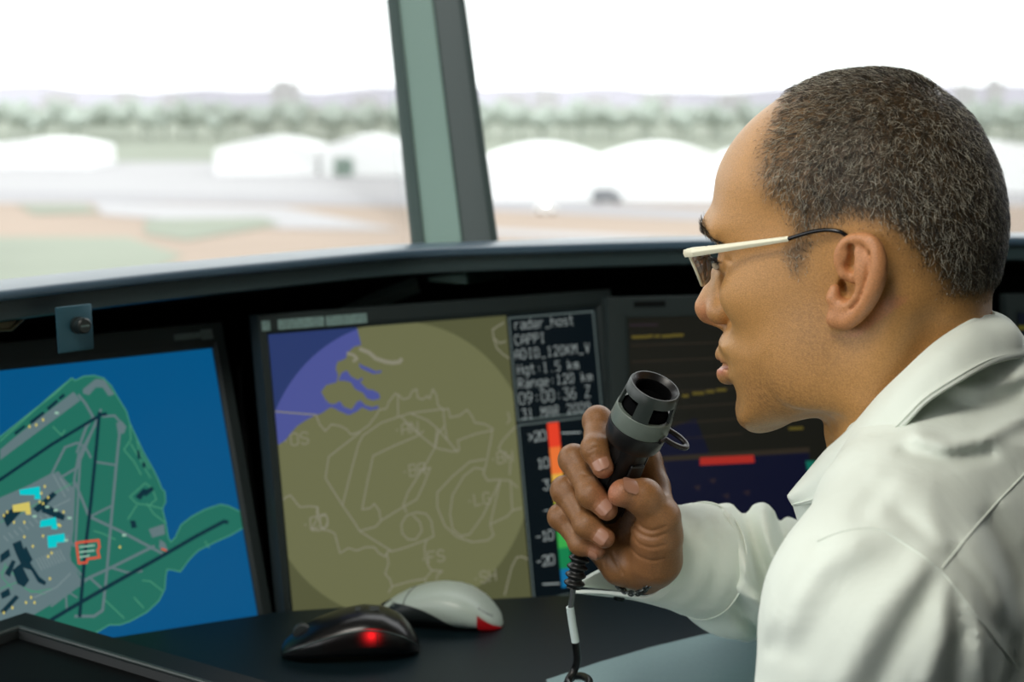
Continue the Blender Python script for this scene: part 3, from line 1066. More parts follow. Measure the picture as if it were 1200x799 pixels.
A_.fill(bb, uva([(174, 620), (192, 614), (193, 626), (178, 630)]), 4)
A_.fill(bb, uva([(187, 632), (193, 636), (198, 648), (186, 642)]), 4)
for pl, w in (([(0, 600), (40, 578), (90, 548), (118, 480)], .0022), ([(0, 588), (60, 556), (76, 524), (90, 519), (100, 524), (106, 536)], .0022), ([(88, 640), (94, 530), (112, 497)], .0022), ([(82, 640), (87, 560), (92, 532)], .0022), ([(90, 530), (101, 500), (109, 489), (100, 473), (92, 463)], .0025),
              ([(120, 488), (134, 487), (140, 494)], .0022), ([(140, 506), (136, 545), (130, 610), (124, 680), (120, 715), (110, 722), (88, 722)], .0026), ([(88, 566), (104, 605), (140, 622), (193, 650)], .0026), ([(110, 541), (136, 545)], .002), ([(104, 606), (132, 592)], .002),
              ([(180, 640), (130, 665), (104, 677), (72, 700)], .0026), ([(104, 676), (122, 692)], .0022), ([(84, 660), (100, 680), (60, 710)], .002), ([(130, 665), (150, 671), (166, 669)], .002), ([(0, 618), (50, 590), (84, 572)], .0018), ([(74, 640), (78, 715)], .0018),
              ([(56, 560), (84, 610)], .0018), ([(66, 556), (70, 600), (86, 640)], .0018), ([(0, 640), (40, 616), (84, 600)], .0015), ([(90, 700), (74, 690), (40, 700), (10, 720)], .0015)):
    A_.line(bb, uva(pl), w, 5)
for k in range(11):
    x0 = 20 + k * 6.3
    A_.line(bb, uva([(x0, 513 - k * 4.9), (x0 + 5, 520 - k * 4.9)]), 0.0012, 6)
bb.build('apron_area', E_grey, airp_scr)
E_pale = screen_mat('airport_stand', rgb(122, 140, 142))
for k in range(9):
    bb = MB()
    A_.line(bb, uva([(42 + k * 3.4, 655 - k * 1.4), (49 + k * 3.4, 668 - k * 1.4)]), 0.0008, 6)
    A_.line(bb, uva([(4 + k * 6, 628 - k * 3.4), (9 + k * 6, 634 - k * 3.4)]), 0.0008, 6)
    bb.build('aircraft_stand', E_pale, airp_scr)
for pl in ([(0, 612), (30, 598), (84, 566)], [(52, 600), (82, 585)], [(40, 700), (66, 688), (82, 672)], [(0, 672), (8, 664), (30, 690), (52, 696)], [(0, 690), (20, 682), (36, 694), (60, 690)], [(6, 660), (2, 676), (14, 690)], [(60, 640), (80, 628)], [(70, 560), (80, 575)], [(62, 556), (76, 582)]):
    bb = MB()
    A_.line(bb, uva(pl), 0.0009, 6)
    bb.build('apron_road', E_pale if pl[0][0] > 30 else E_green2, airp_scr)

bb = MB()
for pl, w in (([(-30, 578), (0, 562), (60, 521), (118, 486), (124, 485)], .0030), ([(116, 484), (113, 520), (106, 590), (100, 640), (93, 722)], .0032), ([(60, 726), (80, 714), (130, 685), (185, 654), (230, 628), (262, 611), (266, 612)], .0036)):
    q_ = MB()
    A_.line(q_, uva(pl), w, 7)
    q_.build('runway', E_dark, airp_scr)
for pg in ([(2, 604), (22, 590), (26, 598), (8, 618)], [(14, 637), (24, 633), (28, 645), (36, 661), (46, 676), (54, 682), (52, 686), (44, 682), (36, 668), (26, 665), (18, 648)], [(38, 596), (62, 576), (66, 580), (44, 601)], [(50, 588), (76, 604), (74, 610), (48, 600)],
           [(0, 650), (10, 643), (12, 651), (0, 660)], [(5, 672), (14, 656), (18, 658), (11, 676)], [(14, 668), (24, 660), (34, 680), (28, 688), (20, 684)], [(0, 695), (10, 689), (12, 697), (2, 702)], [(0, 716), (18, 697), (22, 700), (4, 720)], [(16, 507), (28, 498), (30, 500), (18, 510)], [(34, 494), (50, 482), (52, 485), (37, 497)], [(54, 478), (66, 468), (68, 471), (57, 481)],
           [(68, 466), (74, 461), (76, 464), (70, 469)], [(158, 582), (168, 572), (172, 575), (164, 586)], [(166, 576), (178, 570), (180, 574), (170, 582)], [(160, 528), (163, 528), (164, 538), (161, 538)], [(166, 542), (170, 542), (170, 548), (167, 548)], [(152, 610), (158, 610), (160, 618), (154, 619)], [(24, 648), (30, 640), (38, 656), (32, 662)]):
    q_ = MB()
    A_.fill(q_, uva(pg), 8)
    if q_.V:
        q_.build('terminal_block', E_dark, airp_scr)
for k, pg in enumerate(([(22, 574), (46, 570), (47, 585), (40, 585), (40, 580), (23, 580)], [(47, 610), (65, 606), (67, 620), (60, 620), (60, 616), (46, 618)], [(55, 628), (75, 625), (76, 635), (66, 636), (66, 641), (56, 642)])):
    bb = MB()
    A_.fill(bb, uva(pg), 9)
    bb.build('flight_tag', E_cyan, airp_scr)
bb = MB()
A_.fill(bb, uva([(14, 592), (34, 588), (36, 603), (30, 603), (29, 599), (15, 600)]), 9)
bb.build('flight_tag', E_yel, airp_scr)
for x, y in ((52, 570), (48, 578), (56, 583), (50, 590), (8, 600), (16, 612), (74, 600), (68, 615), (60, 648), (56, 652), (58, 678), (50, 628), (38, 640), (28, 629), (36, 700), (30, 706), (14, 712), (4, 718), (40, 706), (34, 500), (42, 498), (50, 492), (70, 616), (46, 588), (4, 604), (140, 641), (28, 612)):
    r_ = 1.6
    bb = MB()
    A_.fill(bb, uva([(x - r_, y), (x, y - r_ * 1.4), (x + r_, y), (x, y + r_ * 1.4)]), 9)
    bb.build('aircraft_mark', E_yel, airp_scr)
bb = MB()
A_.line(bb, uva([(89, 636), (115, 633), (116, 641), (114, 645), (116, 653), (102, 655), (101, 659), (92, 660)]), 0.0022, 9, closed=True)
bb.build('alert_box', E_org, airp_scr)
bb = MB()
A_.fill(bb, uva([(189, 642), (195, 644), (194, 646), (188, 644)]), 9)
bb.build('alert_mark', E_org, airp_scr)
bb = MB()
for y in (641, 647, 653):
    A_.line(bb, uva([(93, y), (110 if y < 650 else 104, y - 2)]), 0.0014, 9)
for x, y in ((55, 594), (77, 633), (81, 607), (40, 605), (65, 598), (145, 627), (66, 484)):
    A_.line(bb, uva([(x - 1.4, y), (x + 1.4, y)]), 0.0022, 9)
bb.build('alert_text', screen_mat('airport_pale', rgb(150, 190, 170)), airp_scr)
# small pale badge on the upper bezel
bb = MB()
ua, ub, uc = A_.uv(210, 402)[0], A_.uv(240, 399)[0], A_.uv(258, 397)[0]
ua = A_.W - 0.040
bb.box(A_.o, A_.u, A_.v, A_.n, (ua, -0.0165, 0.0056), (ua + 0.028, -0.0105, 0.0060))
bb.box(A_.o, A_.u, A_.v, A_.n, (ua + 0.0285, -0.0185, 0.0056), (ua + 0.041, -0.0085, 0.0060))
bb.build('badge', mat('badge_grey', rgb(96, 112, 110), rough=0.6, noise=0.5, nscale=350), airp)

# ---- third monitor, behind the microphone
T_ = Screen(735, 372, 1.66, 10, 9, 0.376, 0.301)
thr, thr_scr = monitor(T_, 'dim dark monitor with yellow lines and a red bar behind the microphone', bez=(0.022, 0.022, 0.022, 0.022))
uvt = lambda pts: [T_.uv(*q) for q in pts]
bb = MB()
T_.fill(bb, [(0, 0), (T_.W, 0), (T_.W, T_.H), (0, T_.H)], 1)
bb.build('picture', screen_mat('third_olive', rgb(22, 22, 17)), thr_scr)
bb = MB()
T_.fill(bb, uvt([(735, 540), (790, 500), (815, 490), (835, 540)]), 2)
T_.fill(bb, uvt([(735, 542), (948, 530), (952, 700), (735, 700)]), 3)
bb.build('navy_window', screen_mat('third_navy', rgb(11, 14, 36)), thr_scr)
bb = MB()
T_.fill(bb, uvt([(735, 537), (948, 524), (949, 530), (735, 543)]), 4)
for k in range(7):
    T_.line(bb, uvt([(740, 405 + k * 19), (870, 400 + k * 18)]), 0.0012, 2)
bb.build('window_edge', screen_mat('third_brown', rgb(44, 38, 30)), thr_scr)
bb = MB()
T_.fill(bb, uvt([(820, 536), (883, 533), (884, 542), (820, 545)]), 5)
bb.build('red_bar', screen_mat('third_red', rgb(160, 40, 32)), thr_scr)
bb = MB()
T_.fill(bb, uvt([(944, 540), (960, 540), (960, 552), (946, 552)]), 5)
bb.build('green_block', screen_mat('third_green', rgb(14, 100, 84)), thr_scr)
bb = MB()
for x0, x1, y in ((741, 758, 395), (760, 764, 394), (768, 772, 394), (776, 786, 394), (788, 800, 393), (800, 806, 464), (812, 824, 461), (828, 836, 459), (840, 850, 457), (925, 940, 502)):
    q_ = MB()
    T_.line(q_, uvt([(x0, y), (x1, y - 0.5)]), 0.0030, 6)
    q_.build('yellow_text', screen_mat('third_yellow', rgb(88, 78, 30)), thr_scr)
bb = MB()
for x0, x1, y in ((738, 770, 381), (742, 765, 551), (772, 780, 550)):
    T_.line(bb, uvt([(x0, y), (x1, y - 0.5)]), 0.0022, 6)
for x, y in ((812, 570), (830, 562), (846, 580), (770, 600), (870, 576)):
    T_.fill(bb, uvt([(x, y), (x + 9, y - 2), (x + 7, y + 5)]), 6)
bb.build('pink_text', screen_mat('third_pink', rgb(40, 32, 38)), thr_scr)
bb = MB()
bb.box(T_.o, T_.u, T_.v, T_.n, (0.006, -0.0165, 0.005), (0.040, -0.0105, 0.0065))
bb.build('sensor_slot', m_deep, thr)

# ---- fourth monitor, beyond the man's neck
Q_ = Screen(1192, 367, 1.74, 2, 9, 0.376, 0.301)
fth, fth_scr = monitor(Q_, 'dark monitor with dull yellow text at far right behind the neck', bez=(0.013, 0.022, 0.022, 0.022))
bb = MB()
Q_.fill(bb, [(0, 0), (Q_.W, 0), (Q_.W, Q_.H), (0, Q_.H)], 1)
bb.build('picture', screen_mat('fourth_navy', rgb(10, 15, 24)), fth_scr)
bb = MB()
for x0, x1, y in ((1193, 1195, 384), (1196, 1203, 384), (1205, 1225, 384), (1196, 1230, 420)):
    q_ = MB()
    Q_.line(q_, [Q_.uv(x0, y), Q_.uv(x1, y)], 0.0045, 2)
    if q_.V:
        q_.build('yellow_text', screen_mat('fourth_yellow', rgb(78, 74, 24)), fth_scr)

# =================================================================== THINGS ON AND AROUND THE CONSOLE
# blue-grey bracket with a round knob, hung from the ledge
bk = Screen(66, 366, 1.30, 48, 2, 0.034, 0.036)
br = empty('knob_bracket', bk.pt(0.017, 0.018))
bb = MB()
bb.box(bk.o, bk.u, bk.v, bk.n, (0, -0.004, -0.0025), (0.034, 0.0345, 0.0))
bb.build('plate', mat('bracket_blue', rgb(52, 92, 106), rough=0.4, metal=0.3), br, bevel=0.0012)
kc = bk.pt(0.0185, 0.0125)
bb = MB()
bb.lathe(kc, bk.n, bk.u, [(0, 0.001), (0, 0.0068), (0.002, 0.0072), (0.004, 0.0072), (0.0045, 0.0062), (0.0075, 0.006), (0.008, 0.0068), (0.0115, 0.0066), (0.0125, 0.0054), (0.0125, 0.0002)], n=28)
bb.build('knob', mat('knob_black', rgb(28, 36, 36), rough=0.35), br, angle=35)
bb = MB()
bb.box(kc, bk.u, bk.v, bk.n, (-0.004, -0.0007, 0.0124), (0.004, 0.0007, 0.0129))
bb.build('slot', mat('knob_metal', rgb(120, 140, 140), rough=0.3, metal=0.8), br)
tag(br, 'small blue-grey bracket with a round black knob under the console ledge', 'bracket')

# small brassy latch under the ledge at the frame edge
lt = Screen(-12, 372, 1.29, 50, 0, 0.05, 0.02)
la = empty('latch', lt.pt(0.02, 0.006))
bb = MB()
bb.box(lt.o, lt.u, lt.v, lt.n, (0.0, 0.001, -0.006), (0.034, 0.005, 0.0))
bb.box(lt.o, lt.u, lt.v, lt.n, (0.008, 0.005, -0.005), (0.024, 0.011, 0.001))
bb.tube([lt.pt(0.004, 0.011, 0), lt.pt(0.018, 0.012, 0.002), lt.pt(0.030, 0.004, 0.002)], 0.0016, n=8)
bb.build('latch_body', mat('latch_brass', rgb(92, 88, 66), rough=0.5, metal=0.5), la, bevel=0.0006)
tag(la, 'small dull brass latch under the console ledge at the far left', 'latch')

# slanting strut under the ledge above the radar monitor
sp = [P(380, 381, 1.70), P(440, 352, 1.70), P(490, 333, 1.70)]
bb = MB()
bb.tube(sp, 0.0095, n=4, flat=(0.5, 1.0), up=(0, 0.2, 1))
st = bb.build('strut', mat('strut_grey', rgb(56, 72, 70), rough=0.5), None, bevel=0.001)
tag(st, 'grey slanting strut in the recess above the radar monitor', 'strut')

# cable looms hanging between the left and the radar monitors
bb = MB()
bb.tube(catmull([P(283, 430, 1.66), P(288, 520, 1.655), P(297, 600, 1.65), P(306, 655, 1.64), P(312, 720, 1.64)], 6), 0.0045, n=10)
cb_ = bb.build('cable', mat('cable_black', rgb(30, 36, 36), rough=0.45), None, angle=60)
tag(cb_, 'black cable hanging in the gap between the two lit monitors', 'cable')

# flat black touch panel lying on the desk at lower left
TZ = 0.780
c0 = on_z(31, 715, TZ)
e1 = on_z(325, 799, TZ) - c0
e1 /= np.linalg.norm(e1)
e2 = np.array([e1[1], -e1[0], 0])
e3 = np.array([0, 0, 1.0])
tp = empty('touch_panel', c0 + e1 * 0.19 + e2 * 0.14 + np.array([0, 0, DZ - TZ]))
bb = MB()
LX, LY, RM = 0.40, 0.30, 0.036
ring0 = [(0, 0), (LX, 0), (LX, LY), (0, LY)]


def rr(off, z):
    return [c0 + e1 * (x + (off if x == 0 else -off)) + e2 * (y + (off if y == 0 else -off)) + e3 * z for x, y in ring0]


lv = [rr(0.010, DZ - TZ + 0.0005), rr(0.0, DZ - TZ + 0.012), rr(0, -0.004), rr(0.004, 0.0), rr(RM - 0.003, 0.0), rr(RM, 0.0015), rr(RM + 0.004, 0.0015), rr(RM + 0.006, -0.005)]
V = [p for q in lv for p in q]
F = []
for k in range(len(lv) - 1):
    for c in range(4):
        F.append((k * 4 + c, k * 4 + (c + 1) % 4, (k + 1) * 4 + (c + 1) % 4, (k + 1) * 4 + c))
F.append((0, 1, 2, 3))
smooth_by_angle(mesh_obj('frame', V, F, mat('panel_black', rgb(14, 20, 20), rough=0.5, spec=0.3), tp, smooth=False), 20)
bb = MB()
for (a, c) in (((RM - 0.001, RM - 0.001), (LX - RM, RM - 0.001)), ((RM - 0.001, RM - 0.001), (RM - 0.001, LY - RM))):
    p0 = c0 + e1 * a[0] + e2 * a[1] + e3 * 0.0015
    p1 = c0 + e1 * c[0] + e2 * c[1] + e3 * 0.0015
    bb.tube([p0, p1], 0.0022, n=8)
bb.build('rim', mat('panel_rim', rgb(52, 62, 60), rough=0.35, spec=0.5), tp, angle=60)
bb = MB()
bb.box(c0, e1, e2, e3, (RM + 0.005, RM + 0.005, -0.010), (LX - RM - 0.005, LY - RM - 0.005, -0.0048))
bb.build('glass', mat('panel_glass', (0.002, 0.002, 0.002, 1), rough=0.5, spec=0.12), tp)
tag(tp, 'flat black touch panel with raised rim lying at the lower left', 'touch panel')


# ---- computer mice
def loft(o, ex, ey, ez, secs, n=28):
    """secs: (x, yc, half width, z bottom, z top, power); closed shell along ex"""
    V, F = [], []
    for x, yc, hw, zb, zt, pw in secs:
        for k in range(n):
            a = 2 * PI * k / n
            cx_, sx_ = math.cos(a), math.sin(a)
            y = yc + hw * math.copysign(abs(cx_) ** (2 / pw), cx_)
            zz = (zb + zt) / 2 + (zt - zb) / 2 * math.copysign(abs(sx_) ** (2 / pw), sx_)
            V.append(o + ex * x + ey * y + ez * zz)
    m = len(secs)
    for i in range(m - 1):
        for k in range(n):
            F.append((i * n + k, i * n + (k + 1) % n, (i + 1) * n + (k + 1) % n, (i + 1) * n + k))
    F.append(tuple(range(n - 1, -1, -1)))
    F.append(tuple((m - 1) * n + k for k in range(n)))
    return V, F


m_gloss = mat('mouse_black', rgb(13, 15, 16), rough=0.28, spec=0.5)
ezz = np.array([0, 0, 1.0])
# black mouse: tail at right, buttons at left
bo = on_z(411, 781, DZ)
ex = on_z(486, 777, DZ) - on_z(334, 783, DZ)
ex /= np.linalg.norm(ex)
ey = np.cross(ezz, ex)
bm_root = empty('computer_mouse', bo)
secs = []
for t in 0.5 - 0.5 * np.cos(np.linspace(0.05, 1, 34) * PI):
    x = -0.060 + 0.120 * t
    e = max(1e-3, 1 - abs(2 * t - 1) ** 3.0)
    w = 0.031 * e ** 0.5 * (0.93 + 0.12 * t)
    zt = float(np.interp(t, [0, 0.03, 0.1, 0.25, 0.45, 0.6, 0.75, 0.87, 0.94, 0.98, 1], [0.008, 0.013, 0.0195, 0.030, 0.0385, 0.0415, 0.0395, 0.032, 0.0235, 0.0155, 0.009]))
    secs.append((x, 0.03, w, 0.0015, max(zt, 0.006), 2.5))
V, F = loft(bo, ex, ey, ezz, secs)
smooth_by_angle(mesh_obj('shell', V, F, m_gloss, bm_root), 60)


def on_shell(t, a, lift=0.0006):
    i = t * (len(secs) - 1)
    i0 = int(min(i, len(secs) - 2))
    f_ = i - i0
    s_ = [secs[i0][j] * (1 - f_) + secs[i0 + 1][j] * f_ for j in range(6)]
    cx_, sx_ = math.cos(a), math.sin(a)
    pw = s_[5]
    y = s_[1] + (s_[2] + lift) * math.copysign(abs(cx_) ** (2 / pw), cx_)
    zz = (s_[3] + s_[4]) / 2 + ((s_[4] - s_[3]) / 2 + lift) * math.copysign(abs(sx_) ** (2 / pw), sx_)
    return bo + ex * s_[0] + ey * y + ezz * zz


bb = MB()
bb.tube([on_shell(t, PI + 0.30 - 0.55 * math.sin(PI * t) - 0.05) if False else on_shell(t, -PI + 0.10 - 0.85 * math.sin(PI * (0.1 + 0.8 * t)) * 0.6 + 0) for t in np.linspace(0.05, 0.95, 24)], 0.0007, n=8)
bb.build('side_trim', mat('mouse_trim', rgb(70, 82, 80), rough=0.3, metal=0.4), bm_root, angle=60)
bb = MB()
wc = on_shell(0.22, PI / 2, -0.002)
bb.lathe(wc - ey * 0.0035, ey, ex, [(0, 0.001), (0, 0.0070), (0.001, 0.0078), (0.006, 0.0078), (0.007, 0.0070), (0.007, 0.001)], n=24)
bb.build('scroll_wheel', mat('wheel_grey', rgb(44, 50, 50), rough=0.5), bm_root, angle=40)
bb = MB()
q = [on_shell(t, a, 0.0008) for t, a in ((0.50, PI / 2 + 0.12), (0.62, PI / 2 + 0.12), (0.62, PI / 2 - 0.12), (0.50, PI / 2 - 0.12))]
bb.add(q, [(0, 1, 2, 3)])
bb.build('top_button', mat('wheel_grey', rgb(44, 50, 50)), bm_root)
# red glow window low in the side facing the camera, split by a seam
def glow_mat(name, centre, r, peak, base):
    """translucent plastic lit from inside by a small red lamp at centre"""
    m = mat(name, base, rough=0.3)
    nt = m.node_tree
    g = nt.nodes.new('ShaderNodeNewGeometry')
    v1 = nt.nodes.new('ShaderNodeVectorMath')
    v1.operation = 'DISTANCE'
    v1.inputs[1].default_value = tuple(float(q) for q in centre)
    nt.links.new(g.outputs['Position'], v1.inputs[0])
    m1 = nt.nodes.new('ShaderNodeMath')
    m1.operation = 'DIVIDE'
    m1.inputs[1].default_value = r
    nt.links.new(v1.outputs['Value'], m1.inputs[0])
    m2 = nt.nodes.new('ShaderNodeMath')
    m2.operation = 'POWER'
    m2.inputs[1].default_value = 1.6
    nt.links.new(m1.outputs[0], m2.inputs[0])
    m3 = nt.nodes.new('ShaderNodeMath')
    m3.operation = 'MULTIPLY'
    m3.inputs[1].default_value = -1.0
    nt.links.new(m2.outputs[0], m3.inputs[0])
    m4 = nt.nodes.new('ShaderNodeMath')
    m4.operation = 'EXPONENT'
    nt.links.new(m3.outputs[0], m4.inputs[0])
    m5 = nt.nodes.new('ShaderNodeMath')
    m5.operation = 'MULTIPLY'
    m5.inputs[1].default_value = peak
    nt.links.new(m4.outputs[0], m5.inputs[0])
    b = nt.nodes['Principled BSDF']
    b.inputs['Emission Color'].default_value = (1.0, 0.012, 0.016, 1)
    nt.links.new(m5.outputs[0], b.inputs['Emission Strength'])
    return m


def patch(t0, t1, a0, a1, lift, nt=10, na=6):
    V = [on_shell(t0 + (t1 - t0) * i / nt, a0 + (a1 - a0) * j / na, lift) for i in range(nt + 1) for j in range(na + 1)]
    F = [(i * (na + 1) + j, (i + 1) * (na + 1) + j, (i + 1) * (na + 1) + j + 1, i * (na + 1) + j + 1) for i in range(nt) for j in range(na)]
    return V, F


gc = on_shell(0.575, -PI - 0.22, 0.0005)
m_glow = glow_mat('red_side_glow', gc, 0.0048, 1.3, rgb(16, 12, 12))
V, F = patch(0.34, 0.80, -PI + 0.16, -PI - 0.50, 0.0006, 24, 10)
mesh_obj('side_window', V, F, m_glow, bm_root)
bb = MB()
bb.tube([on_shell(0.605, -PI - a, 0.0009) for a in np.linspace(-0.15, 0.30, 8)], 0.0004, n=6)
bb.build('window_seam', m_gloss, bm_root)
tag(bm_root, 'glossy black computer mouse with a red glow in its side', 'computer mouse')

# white arched mouse behind it: red tail lamp at right
wo = on_z(520, 742, DZ)
ex = on_z(580, 744, DZ) - on_z(455, 733, DZ)
ex /= np.linalg.norm(ex)
ey = np.cross(ezz, ex)
wm = empty('computer_mouse', wo)
m_silver = mat('mouse_silver', rgb(176, 190, 180), rough=0.35, spec=0.5)
TOP = [(-0.072, 0.008), (-0.060, 0.0180), (-0.045, 0.0268), (-0.028, 0.0335), (-0.012, 0.0368), (0.002, 0.0366), (0.015, 0.0335), (0.027, 0.0268), (0.036, 0.0185), (0.0435, 0.0105), (0.0475, 0.004)]
tx = [q[0] for q in TOP]
tz = [q[1] for q in TOP]
secs2 = []
for x in np.linspace(-0.0715, 0.0470, 30):
    z = float(np.interp(x, tx, tz))
    e = max(0.02, 1 - abs((x + 0.0122) / 0.0597) ** 3.5)
    secs2.append((x, 0.028, 0.030 * e ** 0.5, 0.0012, max(z, 0.004), 2.6))
V, F = loft(wo, ex, ey, ezz, secs2)
smooth_by_angle(mesh_obj('shell', V, F, m_silver, wm), 60)
secs_b = secs
bo_b, ex_b, ey_b = bo, ex, ey
secs, bo = secs2, wo
# dark recessed side panel beneath the arch
n1 = 16
V, F = [], []
for i in range(n1 + 1):
    t = 0.02 + 0.66 * i / n1
    x = secs2[0][0] + (secs2[-1][0] - secs2[0][0]) * t
    u = i / n1
    ztop = 0.003 + 0.0205 * math.sin(PI * (0.10 + 0.89 * u) ** 0.9) ** 0.75
    for j in range(7):
        z = 0.0015 + (ztop - 0.0015) * j / 6
        zt = float(np.interp(x, tx, tz))
        zn = (z - (0.0012 + zt) / 2) / max((zt - 0.0012) / 2, 1e-4)
        zn = max(-1, min(1, zn))
        e = max(0.02, 1 - abs((x + 0.0122) / 0.0597) ** 3.5)
        yy = 0.028 - (0.030 * e ** 0.5 + 0.0008) * max(0.0, (1 - abs(zn) ** 2.6)) ** (1 / 2.6)
        V.append(wo + ex * x + ey * yy + ezz * z)
for i in range(n1):
    for j in range(6):
        F.append((i * 7 + j, (i + 1) * 7 + j, (i + 1) * 7 + j + 1, i * 7 + j + 1))
mesh_obj('side_panel', V, F, mat('mouse_side', rgb(26, 34, 34), rough=0.5), wm)
# red tail lamp
V, F = [], []
for i in range(9):
    for j in range(9):
        t = 0.86 + 0.14 * i / 8
        a = -PI * 0.5 - PI * 0.62 * j / 8 - 0.0
        V.append(on_shell(t, a + 0.35 - 0.35 * (1 - i / 8), 0.0009))
for i in range(8):
    for j in range(8):
        F.append((i * 9 + j, (i + 1) * 9 + j, (i + 1) * 9 + j + 1, i * 9 + j + 1))
mesh_obj('tail_lamp', V, F, mat('tail_red', rgb(120, 14, 18), rough=0.15, emit=(0.7, 0.01, 0.015, 1), estr=0.12), wm)
bb = MB()
bb.tube([on_shell(0.275, -PI - a, 0.0002) for a in np.linspace(0.15, 1.9, 14)], 0.0004, n=6)
bb.build('button_seam', mat('seam_dark', rgb(40, 48, 46)), wm)
# maker's lettering near the tail
bb = MB()
lt_o, lt_e = on_shell(0.855, -PI - 0.78, 0.0004), on_shell(0.955, -PI - 1.00, 0.0004)
lu = lt_e - lt_o
LL = np.linalg.norm(lu)
lu /= LL
lnrm = np.cross(lu, on_shell(0.87, -PI - 0.95, 0.0004) - lt_o)
lnrm /= np.linalg.norm(lnrm)
lv = np.cross(lnrm, lu)
if lv[2] > 0:
    lv, lnrm = -lv, -lnrm
tsc = Screen(600, 400, 1.0, 0, 0, 0.2, 0.2)
tsc.o, tsc.u, tsc.v, tsc.n = lt_o - lu * 0.1 - lv * 0.1, lu, lv, np.cross(lv, lu)
tsc.n = -lnrm if lnrm @ (CAM - lt_o) < 0 else lnrm
tsc.text(bb, 'Microsoft', 0.1, 0.1, 0.0026, LL / 9.0, 3, 0.00035)
bb.build('lettering', mat('lettering_grey', rgb(52, 60, 58)), wm)
tag(wm, 'arched silver-white computer mouse with a red tail lamp', 'computer mouse')
secs, bo = secs_b, bo_b

# =================================================================== HANDHELD MICROPHONE
MT = P(768, 452, 1.125)
imd = np.array([-40.0, 109.0])
imd /= np.linalg.norm(imd)
c30, s30 = math.cos(math.radians(30)), math.sin(math.radians(30))
MA = c30 * (imd[0] * CR - imd[1] * CU) + s30 * CW            # runs down the grip
MA /= np.linalg.norm(MA)
MX = np.cross(MA, CW)
MX /= np.linalg.norm(MX)
if MX @ CR < 0:
    MX = -MX                                                 # roughly towards the picture's right
MY = np.cross(MA, MX)
if MY @ CW > 0:
    MY = -MY                                                 # towards the camera
mp = lambda s, x, y: MT + MA * s + MX * x + MY * y
mic = empty('handheld_microphone', mp(0.06, 0, 0))
m_mic = mat('mic_black', rgb(12, 13, 13), rough=0.36, spec=0.5, bump=0.04, bscale=2500)
m_micg = mat('mic_grey', rgb(42, 49, 46), rough=0.36, spec=0.5, bump=0.05, bscale=2500)
m_hole = mat('mic_void', rgb(6, 6, 7), rough=0.9, spec=0.05)
# grey cup wall with four windows
def arcwall(bb, s0, s1, r0, r1, th, a0, a1, n=14):
    V = []
    for i in range(n + 1):
        a = a0 + (a1 - a0) * i / n
        d = MX * math.cos(a) + MY * math.sin(a)
        for s, r in ((s0, r0), (s1, r1), (s1, r1 - th), (s0, r0 - th)):
            V.append(MT + MA * s + d * r)
    F = []
    for i in range(n):
        for k in range(4):
            F.append((i * 4 + k, i * 4 + (k + 1) % 4, (i + 1) * 4 + (k + 1) % 4, (i + 1) * 4 + k))
    F.append((0, 1, 2, 3))
    F.append((n * 4 + 3, n * 4 + 2, n * 4 + 1, n * 4))
    bb.add(V, F)


bb = MB()
bb.lathe(MT, MA, MX, [(0.0075, 0.0165), (0.0012, 0.0165), (0.0, 0.0172), (0.0, 0.0182), (0.0012, 0.0190), (0.008, 0.0196), (0.008, 0.0165)], n=64)
NW = 4
for k in range(NW):
    a = 2 * PI * k / NW + math.radians(97)
    arcwall(bb, 0.008, 0.021, 0.0196, 0.0208, 0.0025, a - 0.30, a + 0.30)
o = bb.build('grille_cup', m_micg, mic)
smooth_by_angle(o, 30)
bb = MB()
bb.lathe(MT, MA, MX, [(0.021, 0.0183), (0.021, 0.0208), (0.0215, 0.0212), (0.033, 0.0222), (0.0345, 0.0216), (0.0345, 0.018)], n=64)
o = bb.build('grey_band', mat('mic_band', rgb(98, 108, 100), rough=0.36, spec=0.5, bump=0.05, bscale=2500), mic)
smooth_by_angle(o, 30)
bb = MB()
bb.lathe(MT, MA, MX, [(0.0015, 0.0162), (0.004, 0.0135), (0.0042, 0.0128), (0.012, 0.0120), (0.013, 0.0002)], n=48)
bb.lathe(MT, MA, MX, [(0.013, 0.0150), (0.0215, 0.0168), (0.0215, 0.001)], n=48)
o = bb.build('capsule', m_hole, mic, angle=35)
bb = MB()
bb.lathe(MT, MA, MX, [(0.0012, 0.0164), (0.0006, 0.0172), (0.0, 0.0168), (0.0018, 0.0150), (0.004, 0.0136), (0.0046, 0.0140)], n=64)
bb.build('mouth_ring', m_mic, mic, angle=50)
# black collar and grip
bb = MB()
bb.lathe(MT, MA, MX, [(0.0345, 0.0190), (0.0347, 0.0219), (0.037, 0.0222), (0.046, 0.0216), (0.0495, 0.0202), (0.0505, 0.0165), (0.0505, 0.002)], n=64)
bb.build('collar', m_mic, mic, angle=35)
bb = MB()
gs = []
for t in np.linspace(0, 1, 22):
    s = 0.050 + 0.072 * t
    gs.append((s, 0.0162 - 0.0020 * t if t < 0.93 else 0.0143 - 0.006 * ((t - 0.93) / 0.07) ** 2))
gs.append((0.1222, 0.0005))
n = 48
V, F = [], []
for s, r in gs:
    for k in range(n):
        a = 2 * PI * k / n
        c_, q_ = math.cos(a), math.sin(a)
        rr_ = r * (1 + 0.02 * math.cos(4 * a))
        V.append(MT + MA * s + MX * rr_ * c_ + MY * rr_ * q_)
for i in range(len(gs) - 1):
    for k in range(n):
        F.append((i * n + k, i * n + (k + 1) % n, (i + 1) * n + (k + 1) % n, (i + 1) * n + k))
F.append(tuple(range(n)))
o = mesh_obj('grip', V, F, m_mic, mic)
smooth_by_angle(o, 40)
bb = MB()
